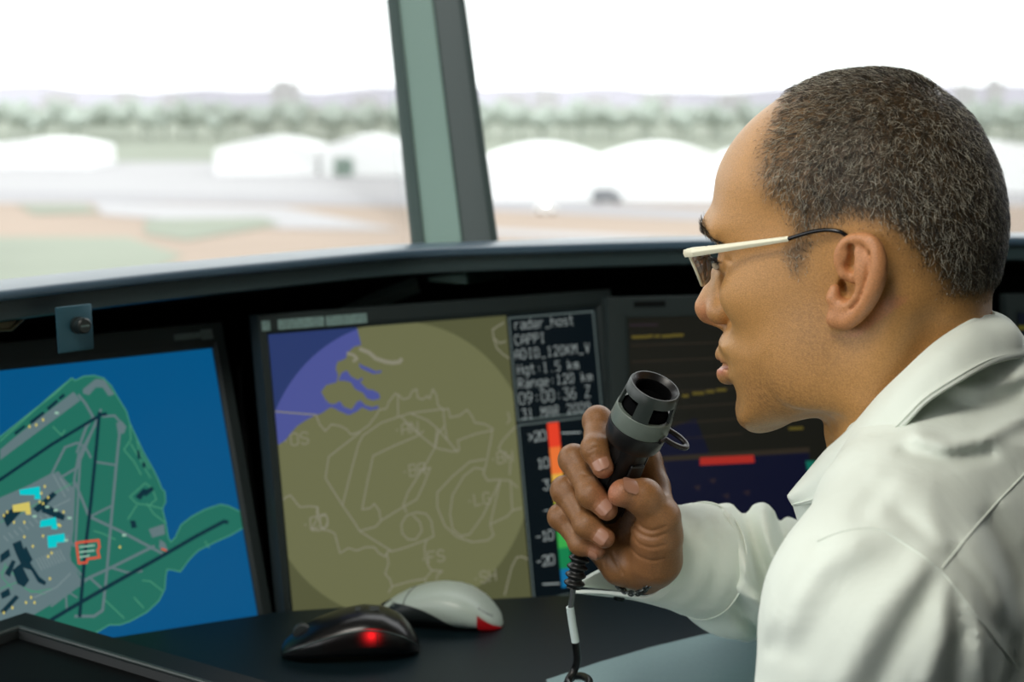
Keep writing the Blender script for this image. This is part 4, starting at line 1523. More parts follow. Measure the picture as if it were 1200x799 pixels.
for a in (math.radians(150), math.radians(112), math.radians(64), math.radians(22)):
    d = MX * math.cos(a) + MY * math.sin(a)
    bb.box(MT, MA, d, np.cross(MA, d), (0.052, 0.0155, -0.0006), (0.112, 0.0165, 0.0006))
bb.build('grip_rib', m_mic, mic)
# press-to-talk switch
a = math.radians(52)
d = MX * math.cos(a) + MY * math.sin(a)
tn = np.cross(MA, d)
bb = MB()
bb.box(MT, MA, d, tn, (0.060, 0.0150, -0.0062), (0.094, 0.0178, 0.0062))
bb.build('talk_switch', m_mic, mic, bevel=0.0016, bseg=3)
# hanging loop at the collar
a = math.radians(8)
d = MX * math.cos(a) + MY * math.sin(a)
tn = np.cross(MA, d)
lp = []
for k in range(33):
    t = -PI * 0.60 + PI * 1.20 * k / 32
    lp.append(MT + MA * (0.0335 + 0.002 * math.cos(t)) + d * (0.0250 + 0.0125 * math.cos(t)) + tn * 0.0070 * math.sin(t))
lp = [MT + MA * 0.0335 + d * 0.0185 - tn * 0.0125] + lp + [MT + MA * 0.0335 + d * 0.0185 + tn * 0.0125]
bb = MB()
bb.tube(lp, 0.0022, n=12, flat=(1.15, 0.8), up=tuple(MA))
bb.build('hanging_loop', m_mic, mic, angle=60)
# ribbed strain relief, steel ferrule, white sleeve and lead
cpts = catmull([mp(0.119, 0, 0), P(690, 626, 1.180), P(683, 640, 1.178), P(677, 662, 1.178), P(672, 689, 1.180)], 14)
rs_, pts_ = [], []
L_ = 0
for i in range(len(cpts)):
    pts_.append(cpts[i])
fine = []
for i in range(len(cpts) - 1):
    for k in range(6):
        fine.append(cpts[i] + (cpts[i + 1] - cpts[i]) * k / 6)
acc_ = 0
rad = []
for i in range(len(fine)):
    if i:
        acc_ += np.linalg.norm(fine[i] - fine[i - 1])
    rad.append(0.0066 + 0.0014 * math.sin(acc_ / 0.0062 * 2 * PI))
bb = MB()
bb.tube(fine, rad, n=20)
bb.build('strain_relief', mat('relief_black', rgb(14, 16, 16), rough=0.4), mic, angle=60)
bb = MB()
bb.tube([P(672, 687, 1.180), P(669, 712, 1.183)], 0.0022, n=12)
bb.build('ferrule', mat('steel', rgb(110, 116, 116), rough=0.3, metal=0.9), mic, angle=50)
bb = MB()
bb.tube([P(668, 711, 1.183), P(671, 732, 1.187), P(674.5, 752, 1.19)], 0.0031, n=14)
bb.build('white_sleeve', mat('sleeve_white', rgb(190, 205, 202), rough=0.5), mic, angle=50)
zc = on_z(676, 792, DZ)
loop = [P(674, 750, 1.19), P(676.5, 772, 1.20), P(673, 785, 1.205), P(666, 798, 1.20), P(672, 806, 1.19), P(688, 806, 1.185), P(690, 797, 1.195), P(680, 792, 1.215), P(668, 796, 1.225), P(655, 820, 1.22), P(645, 850, 1.20)]
bb = MB()
bb.tube(catmull(loop, 10), 0.0030, n=12)
bb.build('lead', mat('lead_black', rgb(12, 13, 13), rough=0.35), mic, angle=60)
tag(mic, 'black handheld microphone with a grey grille cup held near the mouth', 'microphone')

HAND = True
# =================================================================== THE OPERATOR
HYAW, HPIT = math.radians(30), math.radians(8)
HF = np.array([-math.cos(HYAW) * math.cos(HPIT), math.sin(HYAW) * math.cos(HPIT), -math.sin(HPIT)])   # forward
HL = np.array([-math.sin(HYAW), -math.cos(HYAW), 0])                                                   # his left (near side)
HU = np.cross(HF, HL)
HO = P(1022, 322, 1.08)


def hw(q):
    q = np.asarray(q, float)
    return HO + q[..., 0:1] * HF + q[..., 1:2] * HL + q[..., 2:3] * HU


def hpx(px, py, y):
    """head coordinates (forward, left, up) of a sight line where it meets the plane left = y"""
    r = ray(px, py)
    s = (y - (CAM - HO) @ HL) / (r @ HL)
    X = CAM + s * r - HO
    return np.array([X @ HF, X @ HL, X @ HU])


def rbf2(ctrl, X, Z, eps):
    """smooth scalar map through scattered control values"""
    c = np.array(ctrl, float)
    d = np.hypot(c[:, None, 0] - c[None, :, 0], c[:, None, 1] - c[None, :, 1])
    K = np.sqrt(d * d + eps * eps)
    mean = c[:, 2].mean()
    wgt = np.linalg.solve(K + 0.004 * np.eye(len(c)), c[:, 2] - mean)
    out = np.full(np.broadcast(X, Z).shape, mean)
    for (cx, cz, _), q in zip(c, wgt):
        out = out + q * np.sqrt((X - cx) ** 2 + (Z - cz) ** 2 + eps * eps)
    return out


person = empty('person', (0.36, 1.0, 0.45))
tag(person, 'man in a white shirt and glasses seated in profile, holding a microphone to his mouth', 'person')

HH = 0.0014
fd = Field((-0.125, -0.112, -0.205), (0.142, 0.112, 0.146), HH)
prof = np.array([(-12, 138), (14, 138.5), (31, 135), (47, 129.5), (66, 119.5), (80.5, 108.5), (92, 96), (99.5, 83), (103, 70.5), (105.5, 60), (108, 51), (109, 43), (107.5, 35), (102.5, 25), (97.5, 12), (95.5, -2), (97.5, -16), (106.5, -27),
                 (113.5, -36), (112.5, -45), (108, -54), (108.5, -63), (105, -71), (103.5, -79), (105, -87), (103.5, -96.5), (97, -102), (92, -104), (80, -102), (67, -99), (54, -96.5), (40, -92), (20, -82), (2, -70), (-20, -54), (-45, -43), (-68, -37),
                 (-78, -18), (-84, -4), (-89, 14), (-91, 30), (-90.5, 46), (-88, 63), (-80, 86), (-69.5, 104), (-47, 126), (-31, 134)]) / 1000
PR = np.array(catmull([np.array([*q]) for q in prof], 4, closed=True))
X2, Z2 = np.meshgrid(fd.ax[0].astype(float), fd.ax[2].astype(float), indexing='ij')
q0, q1 = PR, np.roll(PR, -1, axis=0)
dmin = np.full(X2.shape, 9.0)
inside = np.zeros(X2.shape, bool)
for a, c in zip(q0, q1):
    ba = c - a
    t = np.clip(((X2 - a[0]) * ba[0] + (Z2 - a[1]) * ba[1]) / (ba @ ba + 1e-15), 0, 1)
    dmin = np.minimum(dmin, np.hypot(X2 - a[0] - t * ba[0], Z2 - a[1] - t * ba[1]))
    cond = (a[1] > Z2) != (c[1] > Z2)
    with np.errstate(divide='ignore', invalid='ignore'):
        xi = a[0] + (Z2 - a[1]) / (c[1] - a[1]) * (c[0] - a[0])
    inside ^= cond & (X2 < xi)
D2 = np.where(inside, dmin, -dmin)
# smooth the inner distance a little so that no medial crease shows
for _ in range(14):
    Dp = np.pad(D2, 1, mode='edge')
    Ds = (Dp[:-2, 1:-1] + Dp[2:, 1:-1] + Dp[1:-1, :-2] + Dp[1:-1, 2:]) / 4
    D2 = np.where(D2 > 0.012, Ds, D2)
Wm = rbf2([(-20, 70, 77), (-50, 65, 75), (10, 75, 74), (40, 80, 70), (65, 85, 66), (85, 70, 62), (-65, 40, 73), (-75, 20, 68), (-30, 30, 76), (10, 40, 73), (45, 45, 66), (70, 45, 64), (95, 45, 60), (40, 20, 68), (62, 12, 69), (82, 5, 65), (95, 0, 60),
           (20, 0, 69), (-10, 0, 70), (-40, -5, 66), (-60, -20, 58), (50, -20, 67), (75, -25, 63), (95, -30, 54), (25, -35, 66), (0, -45, 62), (45, -50, 64), (70, -55, 58), (95, -55, 47), (20, -68, 61), (45, -82, 58), (70, -88, 50), (95, -88, 40), (105, -80, 36), (-30, -40, 60), (-12, 120, 70), (30, 115, 66), (108, 20, 56)],
          X2 * 1000, Z2 * 1000, 18.0) / 1000
Rm = rbf2([(-20, 70, 70), (-60, 60, 70), (-75, 20, 62), (30, 110, 66), (65, 95, 60), (90, 70, 52), (100, 45, 44), (95, 10, 52), (95, -20, 56), (100, -45, 38), (95, -75, 28), (100, -92, 22), (75, -95, 18), (50, -90, 18), (20, -75, 20), (-10, -50, 24), (-50, -35, 34), (30, 0, 60), (40, -50, 40)],
          X2 * 1000, Z2 * 1000, 18.0) / 1000
T2 = np.minimum(D2 / Rm, 1.0)
A1 = ((1 - T2)[:, None, :]).astype(np.float32)
Yb = np.abs(fd.ax[1])[None, :, None]
Wb = Wm[:, None, :].astype(np.float32)
Rb = np.minimum(Rm, Wm)[:, None, :].astype(np.float32)
fd.v = (np.sqrt(A1 ** 2 + (Yb / Wb) ** 2 + 1e-6) - 1) * Rb
del A1

mm = lambda *q: [v / 1000 for v in q]
# neck: leaning cylinder of changing oval section
X, Y, Z = fd.ax[0][:, None, None], fd.ax[1][None, :, None], fd.ax[2][None, None, :]
zk = np.array([-220, -160, -115, -105, -60, -35, -15, 10]) / 1000
cxn = np.interp(Z, zk, np.array([-62, -47, -33, -30, -21, -17, -14, -10]) / 1000)
rxn = np.interp(Z, zk, np.array([74, 72, 68, 67.5, 61, 56, 50, 30]) / 1000)
ryn = np.interp(Z, zk, np.array([72, 66, 60, 59, 56, 54, 46, 28]) / 1000)
nk = (np.sqrt(((X - cxn) / rxn) ** 2 + (Y / ryn) ** 2 + 1e-6) - 1) * 0.9 * np.minimum(rxn, ryn)
nk = np.maximum(nk, Z - 0.0)
fd.v = smin(fd.v, nk.astype(np.float32), 0.016)
for sy in (-1, 1):
    fd.chain([mm(-30, 56 * sy, -20), mm(-8, 50 * sy, -80), mm(15, 28 * sy, -150)], mm(9, 11, 11), k=0.022)
fd.chain([mm(34, 0, -112), mm(34, 0, -128)], mm(9, 9), k=0.016)
# brow ridge, cheekbones, chin, jaw
for sy in (-1, 1):
    fd.chain([mm(103, 8 * sy, 42), mm(101, 24 * sy, 46.5), mm(89, 42 * sy, 43)], mm(6.0, 6.5, 5), k=0.012)
    fd.ell(mm(72, 46 * sy, -4), mm(20, 14, 16), k=0.024)
    fd.ell(mm(22, 54 * sy, -52), mm(24, 9, 26), k=0.02)
fd.ell(mm(88.5, 0, -88), mm(15, 18, 14), k=0.014)
# eye sockets, lids
for sy in (-1, 1):
    fd.ell(mm(107, 35 * sy, 17), mm(16, 23, 13), k=0.012, sub=True)
    fd.ell(mm(84.5, 33 * sy, 20), mm(13.2, 14.5, 13.0), k=0.004)
    fd.ell(mm(101, 33.5 * sy, 18.6), mm(11, 13.0, 3.6), k=0.0012, sub=True)
    fd.groove([mm(96, 21 * sy, 25), mm(98, 33 * sy, 27), mm(91, 45 * sy, 23)], 0.0022, 0.0012)
    fd.groove([mm(86, 47 * sy, 22), mm(79, 54 * sy, 21)], 0.0016, 0.0009)
    fd.groove([mm(87, 46 * sy, 16), mm(80, 54 * sy, 12)], 0.0018, 0.0007)
    fd.groove([mm(97, 20 * sy, 10), mm(95, 32 * sy, 6), mm(88, 42 * sy, 8)], 0.004, 0.0008)
# nose
fd.chain([mm(103, 0, 27), mm(108.5, 0, 12), mm(122.6, 0, -13.5)], mm(5.5, 7.0, 10.6), k=0.009)
for sy in (-1, 1):
    fd.ell(mm(107.5, 13.6 * sy, -16.5), mm(11.0, 9.2, 9.0), k=0.0035)
    fd.chain([mm(104, 9 * sy, 8), mm(112, 8 * sy, -10)], mm(6, 7), k=0.008)
fd.chain([mm(124, 0, -19.5), mm(112, 0, -27)], mm(5.5, 5.0), k=0.004)
for sy in (-1, 1):
    fd.ell(mm(116.5, 7.6 * sy, -25.0), mm(5.6, 3.2, 4.2), k=0.0018, sub=True)
    fd.groove([mm(99, 21 * sy, -8), mm(97, 25.5 * sy, -17), mm(101, 22 * sy, -25)], 0.0024, 0.0011)
    fd.groove([mm(98, 24 * sy, -20), mm(96, 31 * sy, -36), mm(93, 34 * sy, -50)], 0.0050, 0.0011)
# lips
ul = [mm(112.0, 0, -47.0), mm(110.6, 8, -47.6), mm(105.6, 16, -50.2), mm(99.5, 22, -53.4)]
ll = [mm(112.0, 0, -62.0), mm(110.4, 8, -61.6), mm(105.2, 15, -59.2), mm(99.0, 21.5, -55.6)]
for sy in (1, -1):
    fd.chain([[p[0], p[1] * sy, p[2]] for p in ul], mm(6.6, 6.4, 4.8, 2.4), k=0.0045)
    fd.chain([[p[0], p[1] * sy, p[2]] for p in ll], mm(7.6, 7.2, 5.6, 2.6), k=0.0040)
mouth = []
for y in np.linspace(-23, 23, 13):
    u = abs(y) / 23
    mouth.append(mm(119.5 - 20.0 * u ** 1.7, y, -54.4 - 0.3 * u))
fd.chain(mouth, [0.0016] * 13, k=0.0015, sub=True)
fd.groove(mouth, 0.0022, 0.0016)
fd.groove([mm(118, 0, -30), mm(119.5, 0, -39)], 0.0035, 0.0010)
# ears (the near one is traced; the far one mirrors it)
FL = 0.30


def ept(px, py, off=0.0):
    """ear-plane point: image position rel. to the ear hole, ear plane flares backwards from the head"""
    q = hpx(px, py, 0.074)
    for _ in range(6):
        y = 0.0735 + max(0.0, (0.004 - q[0])) * FL + off
        q = hpx(px, py, y)
    return q


def eears(sy, pts, rs, **kw):
    fd.chain([[p[0], p[1] * sy, p[2]] for p in pts], rs, **kw)


for sy in (1, -1):
    # back plate
    eears(sy, [ept(996, 300, -.0015), ept(1012, 318, -.0025), ept(1002, 345, -.0035), ept(986, 366, -.0015)], mm(6.5, 7.5, 7, 6), k=0.006)
    eears(sy, [ept(1006, 292, -.001), ept(1024, 308, -.001), ept(1018, 340, -.002), ept(996, 366, -.001)], mm(4.5, 4.5, 4.8, 4.5), k=0.006)
    # lobe
    c = ept(981, 371, 0.0005)
    eears(sy, [ept(984, 362, 0.0), ept(979, 374, 0.0008), ept(988, 377, 0.0005)], mm(4.6, 5.2, 4.6), k=0.005)
    # hollow bowl
    # antihelix
    eears(sy, catmull([ept(993, 355, 0.0005), ept(1003, 351, 0.0010), ept(1010.5, 335, 0.0012), ept(1011.5, 316, 0.0012), ept(1009, 300, 0.0010), ept(1006, 288, 0.0006)], 4), list(np.interp(np.linspace(0, 5, 21), range(6), mm(3.0, 3.2, 3.6, 4.0, 4.0, 3.0))), k=0.004)
    # helix rim, root to lobe
    hx = [ept(1001, 331, 0.0005), ept(990, 321, 0.0018), ept(984, 308, 0.0026), ept(985, 295, 0.0030), ept(992, 284, 0.0030), ept(1004, 279, 0.0030), ept(1018, 281, 0.0030), ept(1026, 291, 0.0026), ept(1029, 306, 0.0022), ept(1027.5, 322, 0.0018), ept(1022, 340, 0.0014), ept(1013, 357, 0.0010), ept(1002, 370, 0.0006), ept(991, 378, 0.0004)]
    hr = mm(1.8, 2.3, 2.6, 2.7, 2.7, 2.7, 3.2, 4.0, 4.7, 5.2, 5.3, 5.0, 4.6, 4.2)
    eears(sy, catmull(hx, 4), list(np.interp(np.linspace(0, len(hr) - 1, 4 * (len(hr) - 1) + 1), range(len(hr)), hr)), k=0.0026, kin=0.003)
    for px, py, r, dp in ((989, 342, 6.6, 8.5), (996, 334, 5.6, 7.5), (997, 312, 4.2, 6.6), (999, 302, 3.2, 5.4), (999, 291, 2.8, 4.8)):
        e = ept(px, py, 0.0030)
        fd.ell([e[0], e[1] * sy, e[2]], mm(r, dp, r * 1.2), k=0.0022, sub=True)
    e = ept(985, 338, -0.002)
    fd.ell([e[0], e[1] * sy, e[2]], mm(3.0, 12, 6.2), k=0.0012, sub=True)
    eears(sy, [ept(988, 322, 0.0010), ept(998, 326, -0.0005), ept(1006, 331, -0.0015)], mm(2.4, 2.2, 1.6), k=0.003)
    # groove between helix and antihelix
    fd.groove([[p[0], p[1] * sy, p[2]] for p in (ept(1024, 288, 0.005), ept(1021, 300, 0.0055), ept(1018, 316, 0.0055), ept(1015, 334, 0.0055), ept(1007, 352, 0.005), ept(999, 362, 0.004))], 0.0015, 0.0030)
    # tragus, antitragus
    eears(sy, [ept(978, 338, 0.0015), ept(976, 349, 0.0025), ept(979, 357, 0.002)], mm(3.4, 3.8, 3.2), k=0.004)
    eears(sy, [ept(988, 357, 0.001), ept(996, 356, 0.0015)], mm(3.0, 3.0), k=0.003)
# faint furrows
fd.groove([mm(99, 6, 40), mm(101, 7, 50)], 0.0028, 0.0006)
W_LO = fd.lo.copy()
HV, HFc = fd.mesh(relax=2)
del fd

# skin colouring of the head: pigments, plus jaw shade worked into the stubble
SK = np.array([lin(v) for v in (177, 131, 77)])
col = np.tile(SK, (len(HV), 1))
x, y, z = HV[:, 0], HV[:, 1], HV[:, 2]


def blend(mask, c):
    global col
    c = np.array([lin(v) for v in c])
    col = col * (1 - mask[:, None]) + c[None, :] * mask[:, None]


def gball(c, r):
    return np.exp(-(((x - c[0]) / r[0]) ** 2 + ((np.abs(y) - c[1]) / r[1]) ** 2 + ((z - c[2]) / r[2]) ** 2))


blend(0.5 * gball(mm(122, 8, -17), mm(14, 14, 11)), (186, 116, 92))
blend(np.clip(0.9 * np.maximum(gball(mm(119, 0, -49.5), mm(9, 13, 4.2)), gball(mm(110, 14, -51.5), mm(9, 9, 3.4))), 0, 0.85) * (z > -0.0545), (140, 84, 68))
blend(np.clip(1.0 * np.maximum(gball(mm(119, 0, -61), mm(9, 14, 6)), gball(mm(110, 14, -58.5), mm(9, 9, 4.0))), 0, 0.8) * (z < -0.0545), (178, 108, 92))
ii = np.clip(np.round((x - W_LO[0]) / HH).astype(int), 0, Wm.shape[0] - 1)
kk = np.clip(np.round((z - W_LO[2]) / HH).astype(int), 0, Wm.shape[1] - 1)
wbase = (Wm * np.sqrt(np.maximum(0, 1 - (1 - np.maximum(T2, 0)) ** 2)))[ii, kk]
earm = np.clip((np.abs(y) - wbase - 0.0035) / 0.003, 0, 1) * ((x < 0.012) & (x > -0.046) & (z > -0.034 + 0.6 * np.maximum(0, -x - 0.008)) & (z < 0.040))
blend(0.45 * earm, (192, 124, 92))
# stubble on cheeks, lip and chin, deepened to paint in the jaw's shade
nz = rng.random(len(HV))
st_ = np.clip(1.1 * np.maximum.reduce([gball(mm(50, 52, -72), mm(46, 22, 26)), gball(mm(90, 20, -85), mm(26, 30, 24)), 0.6 * gball(mm(112, 10, -38), mm(14, 24, 8)), 0.7 * gball(mm(20, 60, -30), mm(22, 20, 40))]), 0, 1)
blend(st_ * (0.22 + 0.34 * (nz > 0.62)), (96, 70, 48))
# scalp under the hair
hair_px = [(882, 126), (884, 142), (880, 158), (879, 178), (880, 197), (884, 214), (890, 230), (900, 245), (909, 256), (917, 272), (913, 290), (913, 304), (922, 322), (938, 333), (950, 318), (955, 300), (962, 284), (984, 273), (1004, 266), (1030, 272), (1048, 288), (1060, 303), (1070, 322), (1080, 338), (1087, 357), (1113, 367), (1145, 372), (1172, 374)]
hp = [hpx(px, py, 0.068 if px > 900 else 0.055) for px, py in hair_px]
hpoly = [(q[0], q[2]) for q in hp] + [(-0.12, -0.045), (-0.14, 0.05), (-0.10, 0.16), (0.03, 0.17), (0.070, 0.140)]


def poly_sd(px_, pz_, poly):
    poly = np.array(poly)
    dm = np.full(px_.shape, 9.0)
    ins = np.zeros(px_.shape, bool)
    for a, c in zip(poly, np.roll(poly, -1, axis=0)):
        ba = c - a
        t = np.clip(((px_ - a[0]) * ba[0] + (pz_ - a[1]) * ba[1]) / (ba @ ba + 1e-15), 0, 1)
        dm = np.minimum(dm, np.hypot(px_ - a[0] - t * ba[0], pz_ - a[1] - t * ba[1]))
        cond = (a[1] > pz_) != (c[1] > pz_)
        with np.errstate(divide='ignore', invalid='ignore'):
            xi = a[0] + (pz_ - a[1]) / (c[1] - a[1]) * (c[0] - a[0])
        ins ^= cond & (px_ < xi)
    return np.where(ins, dm, -dm)


hsd = poly_sd(x, z, hpoly)
hsd = np.where(np.abs(y) < 0.035, np.minimum(hsd, 0.072 - x + (z - 0.10) * 0.25), hsd)
hmask = np.clip((hsd + 0.002) / 0.012, 0, 1) * (1 - earm)
dens = np.where((z < 0.030) & (x > 0.0), np.clip(hsd / 0.007, 0, 0.55), np.clip(hsd / 0.020, 0, 1) * np.clip(0.30 + (0.055 - x) / 0.09, 0.24, 1.0))
blend(hmask * np.clip(0.30 + dens * 0.55, 0, 0.85), (58, 50, 38))
HEADV = hw(HV)
head_cols = col.copy()
m_skin = bpy.data.materials.new('skin')
m_skin.use_nodes = True
nt = m_skin.node_tree
bs = nt.nodes['Principled BSDF']
at = nt.nodes.new('ShaderNodeAttribute')
at.attribute_name = 'Col'
tc = nt.nodes.new('ShaderNodeTexCoord')
n1_ = nt.nodes.new('ShaderNodeTexNoise')
n1_.inputs['Scale'].default_value = 900
n1_.inputs['Detail'].default_value = 4
nt.links.new(tc.outputs['Object'], n1_.inputs['Vector'])
cr_ = nt.nodes.new('ShaderNodeMapRange')
cr_.inputs[1].default_value = 0.3
cr_.inputs[2].default_value = 0.7
cr_.inputs[3].default_value = 0.80
cr_.inputs[4].default_value = 1.16
nt.links.new(n1_.outputs['Fac'], cr_.inputs[0])
mxs = nt.nodes.new('ShaderNodeVectorMath')
mxs.operation = 'SCALE'
nt.links.new(at.outputs['Color'], mxs.inputs[0])
nt.links.new(cr_.outputs[0], mxs.inputs['Scale'])
nt.links.new(mxs.outputs[0], bs.inputs['Base Color'])
bs.inputs['Roughness'].default_value = 0.38
bs.inputs['Specular IOR Level'].default_value = 0.42
n2_ = nt.nodes.new('ShaderNodeTexNoise')
n2_.inputs['Scale'].default_value = 1300
n2_.inputs['Detail'].default_value = 3
nt.links.new(tc.outputs['Object'], n2_.inputs['Vector'])
bp_ = nt.nodes.new('ShaderNodeBump')
bp_.inputs['Strength'].default_value = 0.35
bp_.inputs['Distance'].default_value = 0.0008
nt.links.new(n2_.outputs['Fac'], bp_.inputs['Height'])
nt.links.new(bp_.outputs['Normal'], bs.inputs['Normal'])

# ------------------------------------------------------------------ right hand round the microphone
def box_of(pts, m):
    a = np.array(pts)
    return a.min(0) - m, a.max(0) + m


IDX = [P(753, 541, 1.190), P(701, 494, 1.174), P(697, 526, 1.150), P(706.5, 548, 1.144)]
MID = [P(733, 570, 1.199), P(673, 539, 1.178), P(692, 578, 1.156), P(711, 597, 1.151)]
RNG = [P(717, 600, 1.200), P(663, 575, 1.180), P(687, 614, 1.162), P(708.5, 630, 1.157)]
PNK = [P(705, 628, 1.197), P(658, 606, 1.183), P(680, 636, 1.172), P(699, 645, 1.168)]
THB = [P(772, 650, 1.165), P(773, 607, 1.150), P(755, 584, 1.143), P(729, 577, 1.137)]
WR = P(763, 652, 1.198)
EL = P(945, 689, 1.395)
fh = Field(*box_of(IDX + MID + RNG + PNK + THB + [WR, P(800, 656, 1.238)], 0.034), 0.0009)
for mc, r0, r1 in ((IDX, .016, .0130), (MID, .017, .0130), (RNG, .016, .0125), (PNK, .015, .0115)):
    a = WR + (mc[0] - WR) * 0.12
    fh.chain([a, mc[0]], [r0 * 1.05, r1], k=0.010)
fh.chain([WR, P(800, 656, 1.238)], [.0225, .0225], k=0.012)
fh.chain([P(768, 655, 1.172), P(770, 625, 1.158), THB[1]], [.0205, .0185, .0145], k=0.010)            # thenar
fh.chain([P(760, 668, 1.188), P(728, 662, 1.186), P(706, 643, 1.187)], [.0175, .0150, .0120], k=0.010)       # heel of the hand
fh.chain([IDX[0], P(768, 570, 1.178), P(775, 600, 1.160)], [.0115, .0105, .0110], k=0.010)          # web
thumb = Field(*box_of(THB, 0.03), 0.0009)


def finger(pts, rs, k):
    """one bent finger with knuckle swellings"""
    f2 = Field(fh.lo, fh.lo + fh.h * (fh.n - 1.5), fh.h)
    f2.chain(pts, rs, k=0.0, kin=0.0045)
    for i in (1, 2):
        u = pts[i] - 0.5 * (pts[i - 1] + pts[i + 1])
        u /= np.linalg.norm(u) + 1e-9
        f2.ell(pts[i] + u * 0.0012, [rs[i] * 0.98] * 3, k=0.005)
    # flatten creases on the outside of the knuckles
    for i in (1, 2):
        u = pts[i] - 0.5 * (pts[i - 1] + pts[i + 1])
        u /= np.linalg.norm(u) + 1e-9
        ax_ = pts[min(i + 1, 3)] - pts[i - 1]
        ax_ /= np.linalg.norm(ax_)
        sd_ = np.cross(u, ax_)
        for o_ in (-0.0028, 0.0, 0.0028):
            c = pts[i] + u * rs[i] * 1.02 + ax_ * o_
            f2.groove([c - sd_ * 0.005, c + sd_ * 0.005], 0.0009, 0.00045)
    fh_f.append(f2.v)
    return f2


fh_f = []
finger(IDX, [.0125, .0102, .0090, .0080], 0)
finger(MID, [.0125, .0104, .0092, .0081], 0)
finger(RNG, [.0120, .0098, .0086, .0077], 0)
finger(PNK, [.0110, .0088, .0076, .0067], 0)
F4 = fh_f[0]
for q in fh_f[1:]:
    F4 = smin(F4, q, 0.0012)
fh.v = smin(fh.v, F4, 0.0050)
fh.chain(THB[1:], [.0142, .0118, .0094], k=0.0045, kin=0.006)
u_ = THB[3] - THB[2]
u_ /= np.linalg.norm(u_)
fh.ell(THB[3] - u_ * 0.002 + CU * 0.0005, [.0108, .0092, .0098], k=0.003, axes=[u_, np.cross(CU, u_), CU])
fh.ell(THB[2] + CU * 0.0018, [.0118] * 3, k=0.006)
# creases of the thumb base and palm
from mathutils.bvhtree import BVHTree
V0, F0 = fh.mesh(relax=0)
hb0 = BVHTree.FromPolygons([Vector(v) for v in V0], [tuple(f) for f in F0.tolist()])


def crease(pts, w, dpt):
    q = []
    for a in catmull([np.array([*p, 0.0]) for p in pts], 4):
        h = hb0.ray_cast(Vector(CAM), Vector(ray(a[0], a[1])).normalized())
        if h[0] is not None:
            q.append(np.array(h[0]))
    if len(q) > 1:
        fh.groove(q, w, dpt)


for pl, w_, dp_ in (([(742, 604), (750, 616), (764, 622), (780, 617)], .0012, .0011), ([(739, 611), (748, 624), (764, 630), (779, 626)], .0012, .0012), ([(737, 620), (746, 635), (762, 642), (778, 639)], .0013, .0010),
                    ([(735, 634), (745, 649), (762, 657), (776, 655)], .0014, .0009), ([(717, 648), (723, 660), (729, 672)], .0013, .0012), ([(708, 650), (709, 664)], .0012, .0008), ([(742, 583), (747, 590)], .0010, .0006),
                    ([(690, 528), (699, 524), (706, 527)], .0009, .0006), ([(672, 562), (681, 555), (690, 558)], .0009, .0006), ([(676, 602), (684, 596), (692, 599)], .0009, .0006), ([(648, 560), (656, 553)], .0009, .0005), ([(644, 588), (652, 584)], .0009, .0005)):
    crease(pl, w_, dp_)
HANDV, HANDF = fh.mesh(relax=1)
del fh, fh_f, F4
hc = np.tile(np.array([lin(v) for v in (132, 92, 55)]), (len(HANDV), 1))  # darker than the head's skin: the hand's dimmer light put into its colour


def hblend(c, r, colr, amt):
    global hc
    m_ = amt * np.exp(-(((HANDV - np.asarray(c)) / r) ** 2).sum(1))[:, None]
    hc = hc * (1 - m_) + np.array([lin(v) for v in colr])[None, :] * m_


for ch in (IDX, MID, RNG, PNK):
    hblend(ch[3] - CW * 0.004, 0.009, (160, 104, 78), 0.8)
    hblend(ch[1], 0.011, (118, 80, 54), 0.45)
hblend(THB[3] - CR * 0.006, 0.012, (176, 112, 84), 0.9)
hblend(P(745, 640, 1.15), 0.026, (140, 96, 64), 0.5)

# torso and arms under the shirt: one coarse inset form
ft = Field((-0.02, 0.62, 0.40), (0.66, 1.50, 1.06), 0.006)
NB = hw(np.array(mm(-48, 0, -150)))
SLJ = np.array([0.2145, 0.885, 0.925])
SRJ = np.array([0.395, 1.195, 0.925])
ELL = np.array([0.165, 0.90, 0.65])
TF = np.array([-0.82, 0.57, 0.0])
TL = np.array([-0.57, -0.82, 0.0])
TORSO = [(1.00, .306, 1.040, .070, .075), (0.96, .315, 1.036, .088, .115), (0.90, .322, 1.032, .104, .155), (0.82, .334, 1.026, .118, .170), (0.72, .352, 1.012, .122, .170), (0.60, .378, 0.995, .120, .165), (0.45, .40, 0.98, .130, .172)]


def torso(field, grow, k):
    X, Y, Z = field.ax[0][:, None, None], field.ax[1][None, :, None], field.ax[2][None, None, :]
    tz_ = [t[0] for t in TORSO][::-1]
    g = lambda j: np.interp(Z, tz_, [t[j] for t in TORSO][::-1])
    dx, dy = X - g(1), Y - g(2)
    f_ = dx * TF[0] + dy * TF[1]
    l_ = dx * TL[0] + dy * TL[1]
    a, b_ = g(3) + grow, g(4) + grow
    d = (np.sqrt((f_ / a) ** 2 + (l_ / b_) ** 2 + 1e-6) - 1) * np.minimum(a, b_)
    d = np.maximum(d, Z - 1.0 - grow)
    d = np.maximum(d, 0.44 - Z)
    field.v = smin(field.v, d.astype(np.float32), k)


torso(ft, -0.014, 0.0)
ft.chain([NB + np.array([0, 0, 0.02]), SLJ], [.052, .046], k=0.03)
ft.chain([NB + np.array([0, 0, 0.02]), SRJ], [.052, .046], k=0.03)
ft.chain([SLJ, ELL], [.052, .042], k=0.03)
ft.chain([SRJ, EL], [.050, .040], k=0.03)
ft.chain([EL, WR], [.038, .024], k=0.02)
TV, TFc = ft.mesh(relax=1)
del ft
nb1, nb2 = len(HEADV), len(HANDV)
BV = np.concatenate([HEADV, HANDV, TV])
BF = np.concatenate([HFc, HANDF + nb1, TFc + nb1 + nb2])
bcol = np.concatenate([head_cols, hc, np.tile(SK, (len(TV), 1))])
body = mesh_obj('body', BV, BF, m_skin, person, cols=bcol)

